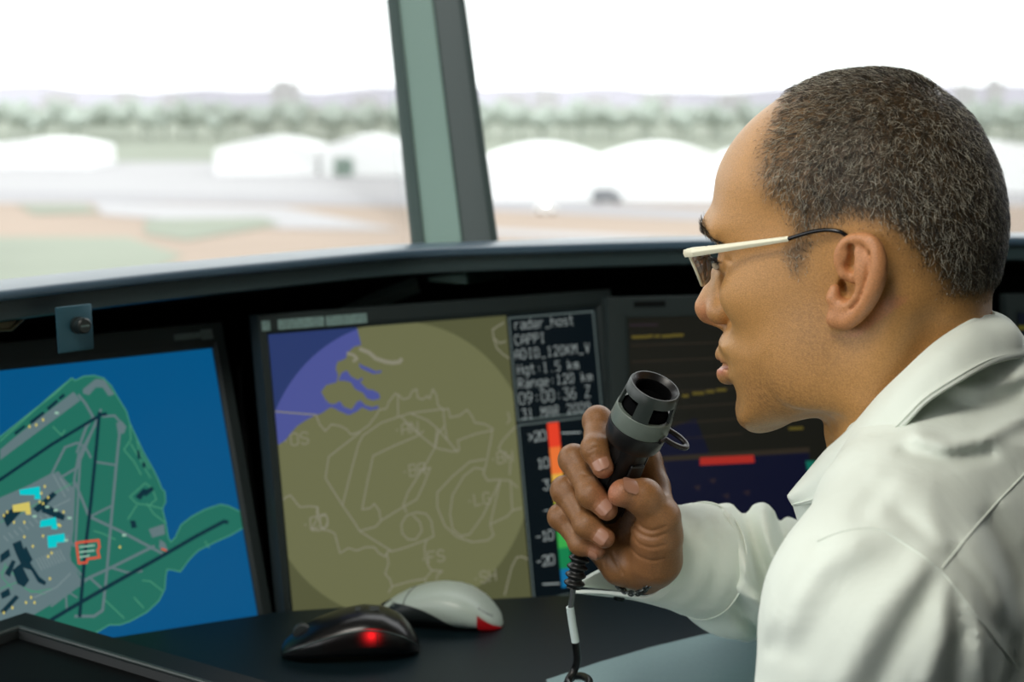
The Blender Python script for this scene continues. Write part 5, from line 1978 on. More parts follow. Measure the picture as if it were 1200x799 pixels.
# nails
m_nail = mat('nail', rgb(160, 116, 94), rough=0.3, spec=0.5)


def nail(tip, back, out, w, ln, rad, name='fingernail'):
    t = tip - back
    t /= np.linalg.norm(t)
    o_ = np.asarray(out, float)
    o_ = o_ - t * (o_ @ t)
    o_ /= np.linalg.norm(o_)
    s_ = np.cross(t, o_)
    V, F = [], []
    n, m = 10, 12
    for layer in (0, 1):
        for i in range(m + 1):
            v = i / m
            ww = w * (1 - max(0, (v - 0.62) / 0.38) ** 2.4 * 0.42) * (1 - max(0, (0.18 - v) / 0.18) ** 2 * 0.30)
            for j in range(n + 1):
                u = (j / n - 0.5) * 2
                a = u * ww / rad
                lift = rad + 0.0004 - layer * 0.0006 - 0.0008 * abs(v - 0.4) ** 2
                V.append(tip - t * ln * (1 - v) * 1.0 + t * 0.0035 + s_ * math.sin(a) * lift + o_ * (math.cos(a) * lift))
    N = (m + 1) * (n + 1)
    for L_ in (0, 1):
        for i in range(m):
            for j in range(n):
                q = (i * (n + 1) + j, (i + 1) * (n + 1) + j, (i + 1) * (n + 1) + j + 1, i * (n + 1) + j + 1)
                F.append(tuple(k + L_ * N for k in (q if L_ == 0 else q[::-1])))
    return mesh_obj(name, V, F, m_nail, person)


nail(IDX[3], IDX[2], -CW + 0.25 * CU - 0.15 * CR, 0.0062, 0.0110, 0.0080)
nail(MID[3], MID[2], -CW * 0.9 - 0.15 * CU + 0.15 * CR, 0.0062, 0.0100, 0.0081)
nail(RNG[3], RNG[2], -CW * 0.9 - 0.2 * CU + 0.15 * CR, 0.0058, 0.0098, 0.0077)
nail(PNK[3], PNK[2], -CW * 0.6 - 0.7 * CU, 0.0048, 0.0085, 0.0067)
nail(THB[3] + u_ * 0.001, THB[2], -CW * 0.50 + 0.50 * CU + 0.55 * CR, 0.0070, 0.0120, 0.0113)

# ------------------------------------------------------------------ shirt
m_shirt = mat('white_cotton', rgb(220, 228, 217), rough=0.85, spec=0.2, sheen=0.1, bump=0.12, bscale=1800)
_nt = m_shirt.node_tree
_n = _nt.nodes.new('ShaderNodeTexNoise')
_n.inputs['Scale'].default_value = 26
_n.inputs['Detail'].default_value = 3
_n.inputs['Distortion'].default_value = 0.8
_nt.links.new(_nt.nodes['Texture Coordinate'].outputs['Object'], _n.inputs['Vector'])
_b = _nt.nodes.new('ShaderNodeBump')
_b.inputs['Strength'].default_value = 0.22
_b.inputs['Distance'].default_value = 0.006
_nt.links.new(_n.outputs['Fac'], _b.inputs['Height'])
_nt.links.new(_nt.nodes['Bump'].outputs['Normal'], _b.inputs['Normal'])
_nt.links.new(_b.outputs['Normal'], _nt.nodes['Principled BSDF'].inputs['Normal'])
fs = Field((-0.04, 0.60, 0.44), (0.62, 1.50, 1.07), 0.0031)
torso(fs, 0.0, 0.0)
nbs = NB + np.array([0.0, 0, 0.018])
fs.chain([nbs + TL * 0.03, nbs + TL * 0.10 + np.array([0, 0, -0.020]), SLJ + np.array([0, 0, 0.004])], [.062, .060, .058], k=0.04)
fs.chain([np.ravel(hw(np.array(mm(*q)))) for q in ((-72, 0, -84), (-60, 44, -98), (-34, 64, -122), (0, 62, -146))], mm(24, 21, 14, 10), k=0.02)
fs.chain([np.ravel(hw(np.array(mm(*q)))) for q in ((-72, 0, -84), (-60, -44, -98), (-34, -66, -118), (0, -66, -140))], mm(24, 22, 18, 16), k=0.02)
fs.chain([nbs - TL * 0.03, nbs - TL * 0.10 + np.array([0, 0, -0.020]), SRJ + np.array([0, 0, 0.004])], [.062, .060, .058], k=0.04)
fs.chain([SLJ, SLJ * 0.5 + ELL * 0.5, ELL, ELL + np.array([-0.12, 0.06, -0.02])], [.062, .060, .056, .050], k=0.035)
SLV1 = P(826, 657, 1.240)
fs.chain([SRJ, SRJ * 0.5 + EL * 0.5, EL], [.064, .060, .044], k=0.02)
fs.chain([EL, P(900, 679, 1.33), P(862, 668, 1.28), SLV1, WR], [.044, .055, .054, .0420, .0410], k=0.02)
cxd = SLV1 - WR
cxd /= np.linalg.norm(cxd)
scut = fs.sl(SLV1 - 0.11, SLV1 + 0.11)
Xc, Yc, Zc = fs.xyz(scut)
pc_ = SLV1 - cxd * 0.004
fs.v[scut] = np.maximum(fs.v[scut], -((Xc - pc_[0]) * cxd[0] + (Yc - pc_[1]) * cxd[1] + (Zc - pc_[2]) * cxd[2]))
# folds, measured where they run in the picture; each is a soft ridge or valley of the cloth
gx, gy, gz = fs.ax[0][:, None, None], fs.ax[1][None, :, None], fs.ax[2][None, None, :]
ddx, ddy, ddz = gx - CAM[0], gy - CAM[1], gz - CAM[2]
dep = ddy * CW[1] + ddz * CW[2]
fpx = (600 + FPX * ddx / dep).astype(np.float32)
fpy = (399.5 - FPX * (ddy * CU[1] + ddz * CU[2]) / dep).astype(np.float32)
FOLDS = [  # polyline, width px, height mm, near or far cloth (depth split)
    ([(1030, 800), (1062, 740), (1095, 685)], 15, -4.5, 0), ([(985, 800), (1030, 720), (1075, 668)], 18, 4.0, 0), ([(940, 760), (985, 690), (1050, 650)], 22, -3.5, 0), ([(915, 730), (950, 668), (1000, 640)], 18, 3.0, 0),
    ([(1085, 800), (1105, 740), (1106, 690)], 14, 4.0, 0), ([(1120, 800), (1128, 740), (1120, 700)], 12, -4.0, 0), ([(1155, 800), (1150, 745), (1128, 700)], 12, 3.0, 0),
    ([(1118, 652), (1150, 690), (1165, 735)], 12, -2.4, 0), ([(1138, 636), (1168, 680), (1190, 730)], 13, 2.6, 0), ([(1160, 612), (1182, 650), (1205, 690)], 12, -2.4, 0), ([(1180, 590), (1205, 625)], 10, 2.4, 0),
    ([(1075, 510), (1110, 522), (1150, 515), (1200, 488)], 9, 4.5, 0), ([(1060, 528), (1110, 540), (1160, 532)], 8, -3.5, 0), ([(1035, 556), (1085, 575), (1100, 640)], 16, 2.5, 0), ([(1110, 470), (1150, 478), (1195, 462)], 9, -4.0, 0), ([(1120, 452), (1160, 452), (1200, 440)], 7, 4.0, 0),
    ([(1052, 600), (1085, 626), (1105, 650)], 10, -2.5, 0), ([(1010, 600), (1040, 560)], 12, -2.0, 0), ([(905, 760), (925, 700), (960, 640)], 10, -2.5, 0),
    ([(870, 596), (884, 640), (905, 690)], 9, -5.0, 1), ([(895, 596), (905, 640), (925, 680)], 9, 5.0, 1), ([(850, 604), (866, 650), (895, 715)], 9, 4.0, 1), ([(912, 610), (922, 640)], 7, -4.0, 1), ([(846, 690), (870, 722), (890, 738)], 7, -4.0, 1), ([(850, 676), (876, 700), (900, 712)], 7, 4.0, 1), ([(838, 640), (860, 690), (888, 752)], 8, -2.5, 1)]
for pl, w_, h_, far in FOLDS:
    d2 = None
    for a, c in zip(pl[:-1], pl[1:]):
        bx_, by_ = c[0] - a[0], c[1] - a[1]
        t = np.clip(((fpx - a[0]) * bx_ + (fpy - a[1]) * by_) / (bx_ * bx_ + by_ * by_), 0, 1)
        q = (fpx - a[0] - t * bx_) ** 2 + (fpy - a[1] - t * by_) ** 2
        d2 = q if d2 is None else np.minimum(d2, q)
    k_ = np.exp(-d2 / (w_ * w_))
    k_ *= (1 / (1 + np.exp(-(dep - 1.12) / 0.01))) if far else (1 / (1 + np.exp((dep - 1.06) / 0.01)))
    fs.v -= ((1.9 if far else 1.1) * h_ / 1000.0 * k_).astype(np.float32)
# small puckers gathered along the seams
near_ = 1 / (1 + np.exp((dep - 1.06) / 0.01))
for pl, wl, side, amp in (([(1104, 666), (1160, 598), (1200, 556)], 13.0, 18, 0.55), ([(1102, 668), (1130, 702), (1160, 742), (1195, 785)], 17.0, 16, 0.5), ([(985, 622), (1030, 620), (1065, 640), (1102, 668)], 15.0, 14, 0.5)):
    run = 0.0
    for a, c in zip(pl[:-1], pl[1:]):
        L_ = math.hypot(c[0] - a[0], c[1] - a[1])
        tx_, ty_ = (c[0] - a[0]) / L_, (c[1] - a[1]) / L_
        al_ = (fpx - a[0]) * tx_ + (fpy - a[1]) * ty_
        ac_ = (fpx - a[0]) * -ty_ + (fpy - a[1]) * tx_
        k_ = np.where((al_ >= 0) & (al_ < L_), np.exp(-(ac_ / side) ** 2), 0) * np.sin((al_ + run + 0.35 * ac_) * 2 * PI / wl)
        fs.v -= (amp / 1000.0 * k_ * near_).astype(np.float32)
        run += L_
SHV, SHF = fs.mesh(relax=2)
del fs, fpx, fpy, dep
# open the neck of the shirt where the neck rises through it, and the end of the sleeve
shirt = mesh_obj('shirt', SHV, SHF, m_shirt, person)
from mathutils.bvhtree import BVHTree
bvh = BVHTree.FromPolygons([Vector(v) for v in SHV], [tuple(f) for f in SHF.tolist()])


def on_cloth(px, py, lift=0.0008):
    r = ray(px, py)
    hit = bvh.ray_cast(Vector(CAM), Vector(r).normalized())
    if hit[0] is None:
        return None
    return np.array(hit[0]) + np.array(hit[1]) * (lift if Vector(r).dot(hit[1]) < 0 else -lift)


def seam(name, pts, r, parent, double=None):
    q = []
    for a in catmull([np.array(p, float) for p in pts], 10):
        h = on_cloth(a[0], a[1], r * 0.2)
        if h is not None and (not q or np.linalg.norm(h - q[-1]) < 0.03):
            q.append(h)
    if len(q) > 2:
        bb = MB()
        bb.tube(q, r, n=8)
        return bb.build(name, m_shirt, parent, angle=60)


seam('armhole_seam', [(958, 634), (990, 622), (1030, 620), (1065, 640), (1102, 668), (1130, 702), (1160, 742), (1195, 785)], 0.0007, shirt)
seam('yoke_seam', [(1104, 666), (1130, 634), (1160, 598), (1196, 560), (1225, 530)], 0.0007, shirt)

# collar: folded band standing round the open neck
up_px = [(1166, 371, 0), (1150, 374, 14), (1130, 382, 36), (1095, 405, 58), (1060, 437, 70), (1030, 466, 71), (1004, 496, 68), (985, 515, 60), (968, 530, 50), (946, 556, 42), (925, 581, 36)]
lo_px = [(1200, 418, 0), (1183, 421, 26), (1160, 428, 54), (1128, 445, 80), (1088, 470, 96), (1060, 498, 103), (1032, 524, 103), (1010, 548, 95), (985, 567, 80), (958, 587, 62), (930, 593, 44)]
upn = [hpx(a, b_, c / 1000) for a, b_, c in up_px]
lon = [hpx(a, b_, c / 1000) for a, b_, c in lo_px]


upn[0][1] = lon[0][1] = 0.0
mir = np.array([1, -1, 1])
U_ = catmull([q * mir for q in upn[:0:-1]] + upn, 6)
L_ = catmull([q * mir for q in lon[:0:-1]] + lon, 6)
cv, cf = [], []
for a, c in zip(U_, L_):
    sy = max(-1.0, min(1.0, a[1] / 0.03))
    back = 1 - abs(sy)
    row = []
    for t in np.linspace(0, 1, 5):
        row.append(a + np.array([0.0022 * back, -sy * 0.0024, -0.001]) + np.array([0.006 * back - 0.004 * abs(sy), -sy * 0.004, -0.028]) * (1 - t))
    row.append(a + np.array([0, -sy * 0.0010, 0.0012]))
    for t in np.linspace(0, 1, 10):
        bul = 0.0045 * math.sin(PI * min(1, t * 1.15))
        row.append(a + (c - a) * t + np.array([-bul * back, sy * bul, bul * 0.7]))
    cv += [tuple(np.ravel(hw(np.array(p)))) for p in row]
m = len(row)
for i in range(len(U_) - 1):
    for j in range(m - 1):
        cf.append((i * m + j, (i + 1) * m + j, (i + 1) * m + j + 1, i * m + j + 1))
collar = mesh_obj('collar', cv, cf, m_shirt, shirt)
md = collar.modifiers.new('thick', 'SOLIDIFY')
md.thickness = 0.0020
md.offset = 0
bb = MB()
Lc = catmull(lon[1:], 8)
Uc = catmull(upn[1:], 8)
st_pts = [hw(c + (a - c) * 0.09 + np.array([0, 0.0024, 0.001])) for a, c in zip(Uc, Lc)]
bb.tube([np.ravel(p) for p in st_pts], 0.0005, n=6)
bb.build('collar_stitching', m_shirt, collar)

# cuff: turned-back band pinched into a fin towards the left and closed with a link
ca = SLV1 - WR
ca /= np.linalg.norm(ca)
cu_ = np.array([0, 0, 1.0])
cu_ = cu_ - ca * (cu_ @ ca)
cu_ /= np.linalg.norm(cu_)
cs_ = np.cross(ca, cu_)
if cs_ @ CR < 0:
    cs_ = -cs_
CO = P(757, 648, 1.190)
C1 = P(824, 657, 1.240)
cring = []
for t in np.linspace(0, 1, 60):
    a = math.radians(-128) + math.radians(345) * t
    cring.append((math.cos(a), math.sin(a)))


def cuff_ring(s, grow=0.0):
    """ring of the cuff at s along its length (0 at the hand); near edge read clockwise from fin tip to fin tip"""
    o_ = CO + (C1 - CO) * s
    rx, rz = 0.0272 + 0.0165 * s + grow, 0.0330 + 0.0115 * s + grow
    fin = 0.050 * (1 - 0.55 * s)
    pts = []
    # upper leaf from the fin tip inwards, round the wrist, lower leaf back out to the tip
    fx, fz = -0.94, -0.34
    tipa = np.array([-0.020, -0.0330])
    for t in np.linspace(0, 1, 8)[:-1]:
        q0_ = tipa + np.array([fx, fz * 0.42]) * fin
        q1_ = np.array([rx * math.cos(math.radians(-150)), rz * math.sin(math.radians(-150)) * 1.0 + 0.004])
        q = q0_ + (q1_ - q0_) * t + np.array([0, 0.002 * math.sin(PI * t)])
        pts.append(q)
    for a in np.linspace(-150, -450, 44):
        pts.append(np.array([rx * math.cos(math.radians(a)), rz * math.sin(math.radians(a))]))
    q1_ = pts[-1]
    for t in np.linspace(0, 1, 10)[1:]:
        q0_ = tipa + np.array([fx, fz * 0.42]) * (fin + 0.002) + np.array([0, -0.0055])
        pts.append(q1_ + (q0_ - q1_) * t + np.array([0, 0.0012 * math.sin(PI * t)]))
    return [o_ + cs_ * q[0] + cu_ * q[1] for q in pts]


NS = 14
V, F = [], []
for i in range(NS + 1):
    V += [tuple(p) for p in cuff_ring(i / NS, 0.0006 * math.sin(i * 1.3))]
mcf = len(V) // (NS + 1)
for i in range(NS):
    for j in range(mcf - 1):
        F.append((i * mcf + j, (i + 1) * mcf + j, (i + 1) * mcf + j + 1, i * mcf + j + 1))
cuff = mesh_obj('cuff', V, F, m_shirt, shirt)
md = cuff.modifiers.new('thick', 'SOLIDIFY')
md.thickness = 0.0026
md.offset = 0
md = cuff.modifiers.new('round', 'BEVEL')
md.width = 0.0008
md.segments = 2
bb = MB()
for s_ in (0.10, 0.975):
    q = cuff_ring(s_, 0.0016)
    bb = MB()
    bb.tube(q[4:-6], 0.0005 if s_ < 0.5 else 0.0008, n=6)
    bb.build('cuff_seam', m_shirt, cuff, angle=60)
# cuff link
bb = MB()
r0_, r1_ = cuff_ring(0.12), cuff_ring(0.22)
lk = np.array(r0_[-6]) * 0.5 + np.array(r1_[-6]) * 0.5 - cu_ * 0.0015
bb.lathe(lk, -cu_, cs_, [(0, 0.0005), (0, 0.0042), (0.0012, 0.0048), (0.0026, 0.0042), (0.003, 0.0005)], n=20)
bb.build('cuff_link', mat('link_dark', rgb(40, 46, 46), rough=0.25, metal=0.8), cuff, angle=40)

# bracelet in the mouth of the cuff
bb = MB()
wc_ = P(741, 665, 1.182)
for k in range(20):
    a = math.radians(165 + k * 9.5)
    c = wc_ + cs_ * (0.0225 * math.cos(a)) + cu_ * (0.0190 * math.sin(a))
    t = -cs_ * math.sin(a) + cu_ * math.cos(a)
    rr_ = [c + t * 0.0030 * math.cos(b_) + (ca if k % 2 else (cs_ * math.cos(a) + cu_ * math.sin(a))) * 0.0019 * math.sin(b_) for b_ in np.linspace(0, 2 * PI, 11)]
    bb.tube(rr_, 0.0007, n=6, cap=False)
brc = bb.build('bracelet', mat('bracelet_steel', rgb(74, 80, 78), rough=0.3, metal=0.9), None, angle=60)
tag(brc, 'dark metal link bracelet on the wrist inside the shirt cuff', 'bracelet')

# ------------------------------------------------------------------ eyes, brows, lashes
for sy in (1, -1):
    bb = MB()
    c = np.ravel(hw(np.array(mm(83.2, 33 * sy, 19.6))))
    bb.lathe(c - HF * 0.0122, HF, HL, [(0.0122 - 0.0122 * math.cos(a), 0.0122 * math.sin(a) + 1e-5) for a in np.linspace(0, PI, 20)], n=32)
    eye = bb.build('eyeball', mat('eye_white', rgb(196, 188, 176), rough=0.15, spec=0.6), person, angle=80)
    bb = MB()
    bb.lathe(c, HF, HL, [(0.01075, 0.0062), (0.0117, 0.0040), (0.0122, 0.0020), (0.01245, 0.0001)], n=24)
    bb.build('iris', mat('iris_brown', rgb(48, 32, 22), rough=0.1, spec=0.7), eye, angle=80)

hbvh = BVHTree.FromPolygons([Vector(v) for v in HV], [tuple(f) for f in HFc.tolist()])


def strand_mesh(name, roots, nrm, dirs, length, rad, colr, parent, curl=0.35, seg=4):
    """many tapering three-sided hairs in one mesh (head coordinates in, world out)"""
    n = len(roots)
    r1 = rng.normal(size=(n, 3))
    pts = [roots - nrm * 0.0006]
    d = dirs.copy()
    for i in range(seg):
        d = d + curl * rng.normal(size=(n, 3)) * 0.5 + r1 * 0.10
        d = d / np.linalg.norm(d, axis=1)[:, None]
        # keep the hair lying over the scalp
        dn = (d * nrm).sum(1)
        d = d - nrm * np.maximum(0, dn - (0.62 - 0.20 * i))[:, None] + nrm * np.maximum(0, 0.05 - dn)[:, None]
        pts.append(pts[-1] + d * (length / seg)[:, None])
    side = np.cross(dirs, nrm)
    side /= np.linalg.norm(side, axis=1)[:, None] + 1e-9
    V = []
    for i, p in enumerate(pts):
        w_ = rad * (1 - 0.75 * i / seg)
        for k in range(3):
            a = 2 * PI * k / 3
            V.append(p + (side * math.cos(a) + nrm * math.sin(a)) * w_[:, None])
    V = np.stack(V, 1)                     # n, (seg+1)*3, 3
    m = V.shape[1]
    base = []
    for i in range(seg):
        for k in range(3):
            k2 = (k + 1) % 3
            base.append((i * 3 + k, i * 3 + k2, (i + 1) * 3 + k2, (i + 1) * 3 + k))
    base = np.array(base)
    F = (base[None] + (np.arange(n) * m)[:, None, None]).reshape(-1, 4)
    VW = hw(V.reshape(-1, 3))
    me = bpy.data.meshes.new(name)
    me.vertices.add(len(VW))
    me.vertices.foreach_set('co', VW.astype(np.float32).ravel())
    me.loops.add(F.size)
    me.loops.foreach_set('vertex_index', F.astype(np.int32).ravel())
    me.polygons.add(len(F))
    me.polygons.foreach_set('loop_start', (np.arange(len(F)) * 4).astype(np.int32))
    me.update(calc_edges=True)
    me.polygons.foreach_set('use_smooth', [True] * len(F))
    a_ = me.color_attributes.new('Col', 'FLOAT_COLOR', 'POINT')
    c4 = np.ones((n, m, 4), np.float32)
    c4[:, :, :3] = colr[:, None, :]
    a_.data.foreach_set('color', c4.ravel())
    o_ = bpy.data.objects.new(name, me)
    COL.objects.link(o_)
    me.materials.append(m_hair)
    o_.parent = parent
    o_.matrix_parent_inverse = parent.matrix_world.inverted()
    return o_


m_hair = bpy.data.materials.new('hair')
m_hair.use_nodes = True
nt = m_hair.node_tree
bs = nt.nodes['Principled BSDF']
at = nt.nodes.new('ShaderNodeAttribute')
at.attribute_name = 'Col'
nt.links.new(at.outputs['Color'], bs.inputs['Base Color'])
bs.inputs['Roughness'].default_value = 0.38
bs.inputs['Specular IOR Level'].default_value = 0.5

# face normals and areas on the head for scattering
tri = np.concatenate([HFc[:, [0, 1, 2]], HFc[:, [0, 2, 3]]])
a, b_, c = HV[tri[:, 0]], HV[tri[:, 1]], HV[tri[:, 2]]
fn = np.cross(b_ - a, c - a)
area = np.linalg.norm(fn, axis=1) + 1e-15
fn = fn / area[:, None]
cen = (a + b_ + c) / 3
if (fn[:, 2] * (cen[:, 2] - 0.03)).sum() < 0:
    fn = -fn
vd = (dens * (hmask > 0.2))[tri].mean(1)
bias = np.where(cen[:, 1] > -0.03, 1.0, 0.45)
pr = area * vd * bias
pr /= pr.sum()
NH = 34000
pick = rng.choice(len(tri), NH, p=pr)
u = rng.random(NH)
v = rng.random(NH)
fl = u + v > 1
u[fl], v[fl] = 1 - u[fl], 1 - v[fl]
root = a[pick] + (b_ - a)[pick] * u[:, None] + (c - a)[pick] * v[:, None]
nrm = fn[pick]
flow = np.zeros((NH, 3))
rx_, rz_ = root[:, 0], root[:, 2]
whorl = np.array([-0.055, 0.0, 0.115])
away = root - whorl
away[:, 1] *= 1.0
flow = away / (np.linalg.norm(away, axis=1)[:, None] + 1e-6)
sidef = np.clip((0.095 - rz_) / 0.05, 0, 1)[:, None]
flow = flow * (1 - sidef * 0.8) + np.array([-0.30, 0, -0.95])[None] * sidef * 0.8
front = np.clip((rx_ - 0.01) / 0.05, 0, 1)[:, None]
flow = flow * (1 - 0.6 * front * sidef) + np.array([0.45, 0, -0.8])[None] * 0.6 * front * sidef
flow = flow + 0.55 * rng.normal(size=(NH, 3))
flow -= nrm * (flow * nrm).sum(1)[:, None]
flow /= np.linalg.norm(flow, axis=1)[:, None] + 1e-9
dirs = flow * 0.82 + nrm * 0.55
dirs /= np.linalg.norm(dirs, axis=1)[:, None]
hd = dens[tri].mean(1)[pick]
edge = np.clip(hsd[tri].mean(1)[pick] / 0.02, 0.35, 1.0)
ln = (0.0062 + 0.0046 * rng.random(NH)) * edge
greyness = rng.random(NH) < (0.22 + 0.16 * np.clip((rx_ + 0.02) / 0.08, 0, 1))
dk = np.array([lin(38), lin(36), lin(31)])
gr = np.array([lin(205), lin(200), lin(180)])
br_ = np.array([lin(88), lin(74), lin(52)])
hcol = np.where(greyness[:, None], gr[None] * (0.6 + 0.5 * rng.random((NH, 1))), np.where(rng.random((NH, 1)) < 0.3, br_[None], dk[None] * (0.7 + 0.8 * rng.random((NH, 1)))))
hair = strand_mesh('hair', root, nrm, dirs, ln, 0.00014 + 0.00008 * rng.random(NH), hcol, person)
hair['kind'] = 'stuff'

# eyebrows
for sy in (1, -1):
    n = 560
    t = rng.random(n)
    w_ = rng.normal(size=n)
    bx = np.interp(t, [0, 0.45, 1], [0.107, 0.103, 0.083])
    by = np.interp(t, [0, 0.45, 1], [0.013, 0.029, 0.051]) * sy
    bz = np.interp(t, [0, 0.5, 0.75, 1], [0.0420, 0.0445, 0.0405, 0.0325]) + w_ * np.interp(t, [0, 0.5, 1], [0.0034, 0.0026, 0.0010])
    roots, nn = [], []
    for k in range(n):
        h = hbvh.find_nearest(Vector((bx[k] + 0.004, by[k], bz[k])))
        roots.append(h[0])
        nn.append(h[1])
    roots, nn = np.array([list(q) for q in roots]), np.array([list(q) for q in nn])
    nn *= np.where((nn[:, 0] < 0), -1, 1)[:, None]
    dr = np.stack([np.interp(t, [0, 1], [0.1, -0.5]), sy * np.interp(t, [0, 1], [0.35, 0.7]), np.interp(t, [0, 0.5, 1], [0.9, 0.35, -0.3])], 1) + 0.25 * rng.normal(size=(n, 3))
    dr -= nn * (dr * nn).sum(1)[:, None]
    dr /= np.linalg.norm(dr, axis=1)[:, None]
    dr = dr * 0.85 + nn * 0.5
    cc = np.tile(np.array([lin(34), lin(30), lin(28)]), (n, 1)) * (0.7 + 0.8 * rng.random((n, 1)))
    cc = np.where(rng.random((n, 1)) < 0.12, gr[None], cc)
    strand_mesh('eyebrow', roots, nn, dr, 0.0052 + 0.0025 * rng.random(n), np.full(n, 0.00015), cc, person, curl=0.15)
    # upper lashes
    n = 90
    t = rng.random(n)
    ang = -0.95 + 2.3 * t
    roots = np.stack([0.0845 + 0.0128 * np.cos(ang), sy * (0.033 + 0.0128 * np.sin(ang)), 0.0225 - 0.0015 * np.abs(ang)], 1)
    nn = np.stack([np.cos(ang), sy * np.sin(ang), np.zeros(n)], 1)
    dr = nn * 0.8 + np.array([0, 0, 0.25])[None] + 0.15 * rng.normal(size=(n, 3))
    dr /= np.linalg.norm(dr, axis=1)[:, None]
    strand_mesh('eyelash', roots, np.tile(np.array([0, 0, 1.0]), (n, 1)), dr, 0.0060 + 0.003 * t, np.full(n, 0.00014), np.full((n, 3), 0.012), person, curl=0.08)

# ------------------------------------------------------------------ glasses
gl = empty('eyeglasses', tuple(np.ravel(hw(np.array(mm(108, 0, 30))))))

m_cream = mat('cream_metal', rgb(226, 222, 196), rough=0.3, spec=0.5, metal=0.15)
m_tipb = mat('temple_black', rgb(16, 17, 18), rough=0.25, spec=0.5)
m_lens = glass_mat('lens_glass', (0.86, 0.84, 0.88, 1), 1.3)
T0, T1 = hpx(806, 296.5, 0.066), hpx(924, 279.5, 0.0765)
T1[2] = T0[2] + 0.0035
for sy in (1, -1):
    fl_ = lambda q: np.ravel(hw(np.array([q[0], q[1] * sy, q[2]])))
    bb = MB()
    n = 12
    pts, rs = [], []
    for i in range(n + 1):
        t = i / n
        q = T0 + (T1 - T0) * t
        pts.append(fl_(q))
        rs.append(0.0034 * (1 - 0.42 * t))
    bb.tube(pts, rs, n=4, flat=(0.32, 1.0), up=tuple(HU))
    tb = bb.build('temple', m_cream, gl, bevel=0.0004)
    bb = MB()
    tp_ = [T1, hpx(948, 272.5, 0.0780), hpx(966, 269.5, 0.0785), hpx(980, 270.5, 0.0785), hpx(989, 274, 0.0775), hpx(998, 283, 0.0755), hpx(1006, 300, 0.0735)]
    bb.tube([fl_(q) for q in catmull(tp_, 6)], 0.0014, n=10)
    bb.build('temple_tip', m_tipb, gl, angle=60)
    # lens outline in its own tilted plane
    o_t, o_b, i_t, i_b = np.array(mm(106, 64, 31.5)), np.array(mm(101.5, 56, 7.0)), np.array(mm(113.5, 13, 30)), np.array(mm(110.5, 19, 6.5))
    ring_ = []
    for u0_, v0_ in [(0.0, 0.0), (0.25, -0.02), (0.5, -0.03), (0.75, -0.02), (1.0, 0.02), (1.02, 0.30), (0.99, 0.62), (0.90, 0.92), (0.70, 1.02), (0.45, 1.04), (0.20, 1.01), (0.06, 0.88), (-0.01, 0.55), (-0.015, 0.25)]:
        top_ = o_t + (i_t - o_t) * u0_
        bot_ = o_b + (i_b - o_b) * u0_
        q = top_ + (bot_ - top_) * v0_
        q[0] += 0.0030 * (1 - (2 * u0_ - 1) ** 2)
        ring_.append(q)
    rim = catmull(ring_, 5, closed=True)
    V = [fl_(q) for q in rim]
    cpt = sum(rim) / len(rim)
    cpt[0] += 0.0010
    bb = MB()
    m = len(rim)
    th_ = 0.0016
    V2 = [fl_(q - np.array([th_, 0, 0])) for q in rim]
    mid1 = [fl_(q * 0.5 + cpt * 0.5 + np.array([0.0005, 0, 0])) for q in rim]
    mid2 = [fl_(q * 0.5 + cpt * 0.5 + np.array([0.0005 - th_, 0, 0])) for q in rim]
    VV = V + V2 + mid1 + mid2 + [fl_(cpt + np.array([0.0006, 0, 0])), fl_(cpt + np.array([0.0006 - th_, 0, 0]))]
    FF = []
    for i in range(m):
        j = (i + 1) % m
        FF += [(i, j, 2 * m + j, 2 * m + i), (2 * m + i, 2 * m + j, 4 * m), (m + j, m + i, 3 * m + i, 3 * m + j), (3 * m + j, 3 * m + i, 4 * m + 1), (i, m + i, m + j, j)]
    bb.add(VV, FF)
    bb.build('lens', m_lens, gl, angle=60)
    bb = MB()
    bb.tube(V + [V[0], V[1]], 0.0011, n=8, cap=False)
    bb.build('rim', m_cream, gl, angle=60)
    # end piece at the hinge
    bb = MB()
    bb.tube([fl_(T0 + np.array([-0.004, 0, 0])), fl_(T0), fl_(T0 + np.array([0.0022, -0.0006, 0])), fl_(np.array(mm(106.8, 61.5, 31)))], [0.0030, 0.0032, 0.0030, 0.0016], n=6, flat=(0.5, 1.0), up=tuple(HU))
    bb.build('hinge', m_cream, gl, angle=50)
    # nose pad on its wire
    bb = MB()
    pc = fl_(mm(108.5, 11.5, 17))
    bb.tube([fl_(mm(112.5, 14.5, 24)), fl_(mm(108, 15.5, 22)), fl_(mm(106.5, 13.5, 18)), pc], 0.0006, n=8)
    bb.build('pad_arm', mat('steel', rgb(110, 116, 116)), gl)
    bb = MB()
    bb.lathe(pc - HL * 0.0012 * sy, HL * sy, HU, [(0, 0.0004), (0.0002, 0.0030), (0.0014, 0.0034), (0.0024, 0.0028), (0.0026, 0.0004)], n=20)
    bb.build('nose_pad', mat('pad_clear', rgb(206, 196, 176), rough=0.2), gl, angle=50)
bb = MB()
bb.tube([np.ravel(hw(np.array(mm(*q)))) for q in ((113.5, 13, 27), (116.5, 8, 29), (118, 0, 29.8), (116.5, -8, 29), (113.5, -13, 27))], 0.0011, n=10)
bb.build('bridge', m_cream, gl, angle=60)
tag(gl, 'thin cream metal eyeglasses with black temple tips on the man\'s face', 'eyeglasses')

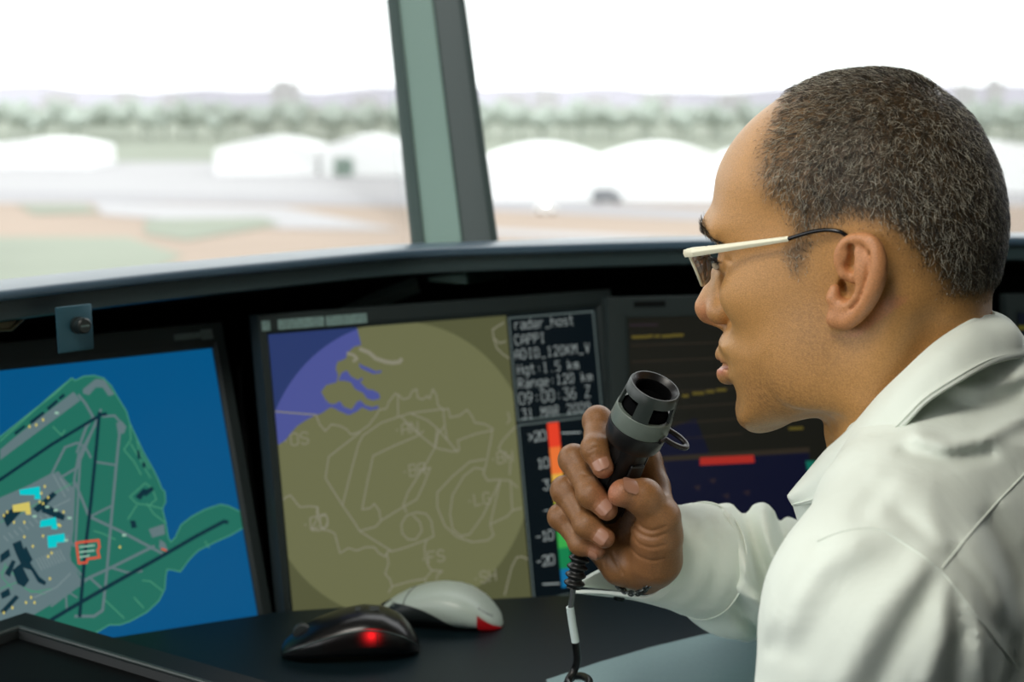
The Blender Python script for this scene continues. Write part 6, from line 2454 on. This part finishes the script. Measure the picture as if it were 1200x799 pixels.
# cab shell outside the frame: ceiling, back and right walls, a low wall under the left windows
bb = MB()
bb.box((0, 0, 0), (1, 0, 0), (0, 1, 0), (0, 0, 1), (2.6, -2.0, 0), (2.68, 2.1, 2.9))
struct(bb.build('wall_right', m_wallp))
bb = MB()
bb.box((0, 0, 0), (1, 0, 0), (0, 1, 0), (0, 0, 1), (-1.2, -2.0, 0), (2.6, -1.92, 2.9))
struct(bb.build('wall_back', m_wallp))
bb = MB()
bb.box((0, 0, 0), (1, 0, 0), (0, 1, 0), (0, 0, 1), (-2.6, -2.0, 0), (-2.52, 1.2, 0.95))
struct(bb.build('wall_left', m_wallp))
bb = MB()
bb.box((0, 0, 0), (1, 0, 0), (0, 1, 0), (0, 0, 1), (-2.6, -2.0, 2.9), (2.68, 2.4, 2.98))
struct(bb.build('ceiling', mat('ceiling_paint', rgb(150, 152, 150), rough=0.9)))
# unseen soft disc light, added up and to the left to brighten the man
al = bpy.data.lights.new('fill_light', 'AREA')
al.shape = 'DISK'
al.size = 0.5
al.energy = FILL_E
al.color = (1.0, 0.95, 0.86)
ao = bpy.data.objects.new('fill_light', al)
COL.objects.link(ao)
ao.location = (-0.35, 0.32, 2.2)
ao.rotation_euler = (Vector((0.25, 1.0, 1.0)) - Vector(ao.location)).to_track_quat('-Z', 'Y').to_euler()

# =================================================================== LIGHT AND CAMERA
w = bpy.data.worlds.new('overcast_sky')
SC.world = w
w.use_nodes = True
bg = w.node_tree.nodes['Background']
bg.inputs['Color'].default_value = (0.97, 0.99, 1.0, 1)
bg.inputs['Strength'].default_value = SKY

cd = bpy.data.cameras.new('camera')
cd.sensor_width = 36
cd.lens = 36 * FPX / 1200
cd.clip_start = 0.02
cd.clip_end = 20000
cd.dof.use_dof = True
cd.dof.focus_distance = 1.10
cd.dof.aperture_fstop = 6.0
co = bpy.data.objects.new('camera', cd)
COL.objects.link(co)
co.location = Vector(CAM)
co.rotation_euler = (PI / 2 - PITCH, 0, 0)
SC.camera = co

vs = SC.view_settings
SC.display_settings.display_device = 'sRGB'
vs.view_transform = 'Standard'
vs.look = 'None'
vs.exposure = 0.0
vs.gamma = 1.0
vs.use_curve_mapping = False
SC.cycles.use_denoising = True
SC.cycles.max_bounces = 8
SC.cycles.transparent_max_bounces = 16
SC.cycles.sample_clamp_indirect = 6.0
SC.cycles.caustics_reflective = False
SC.cycles.caustics_refractive = False
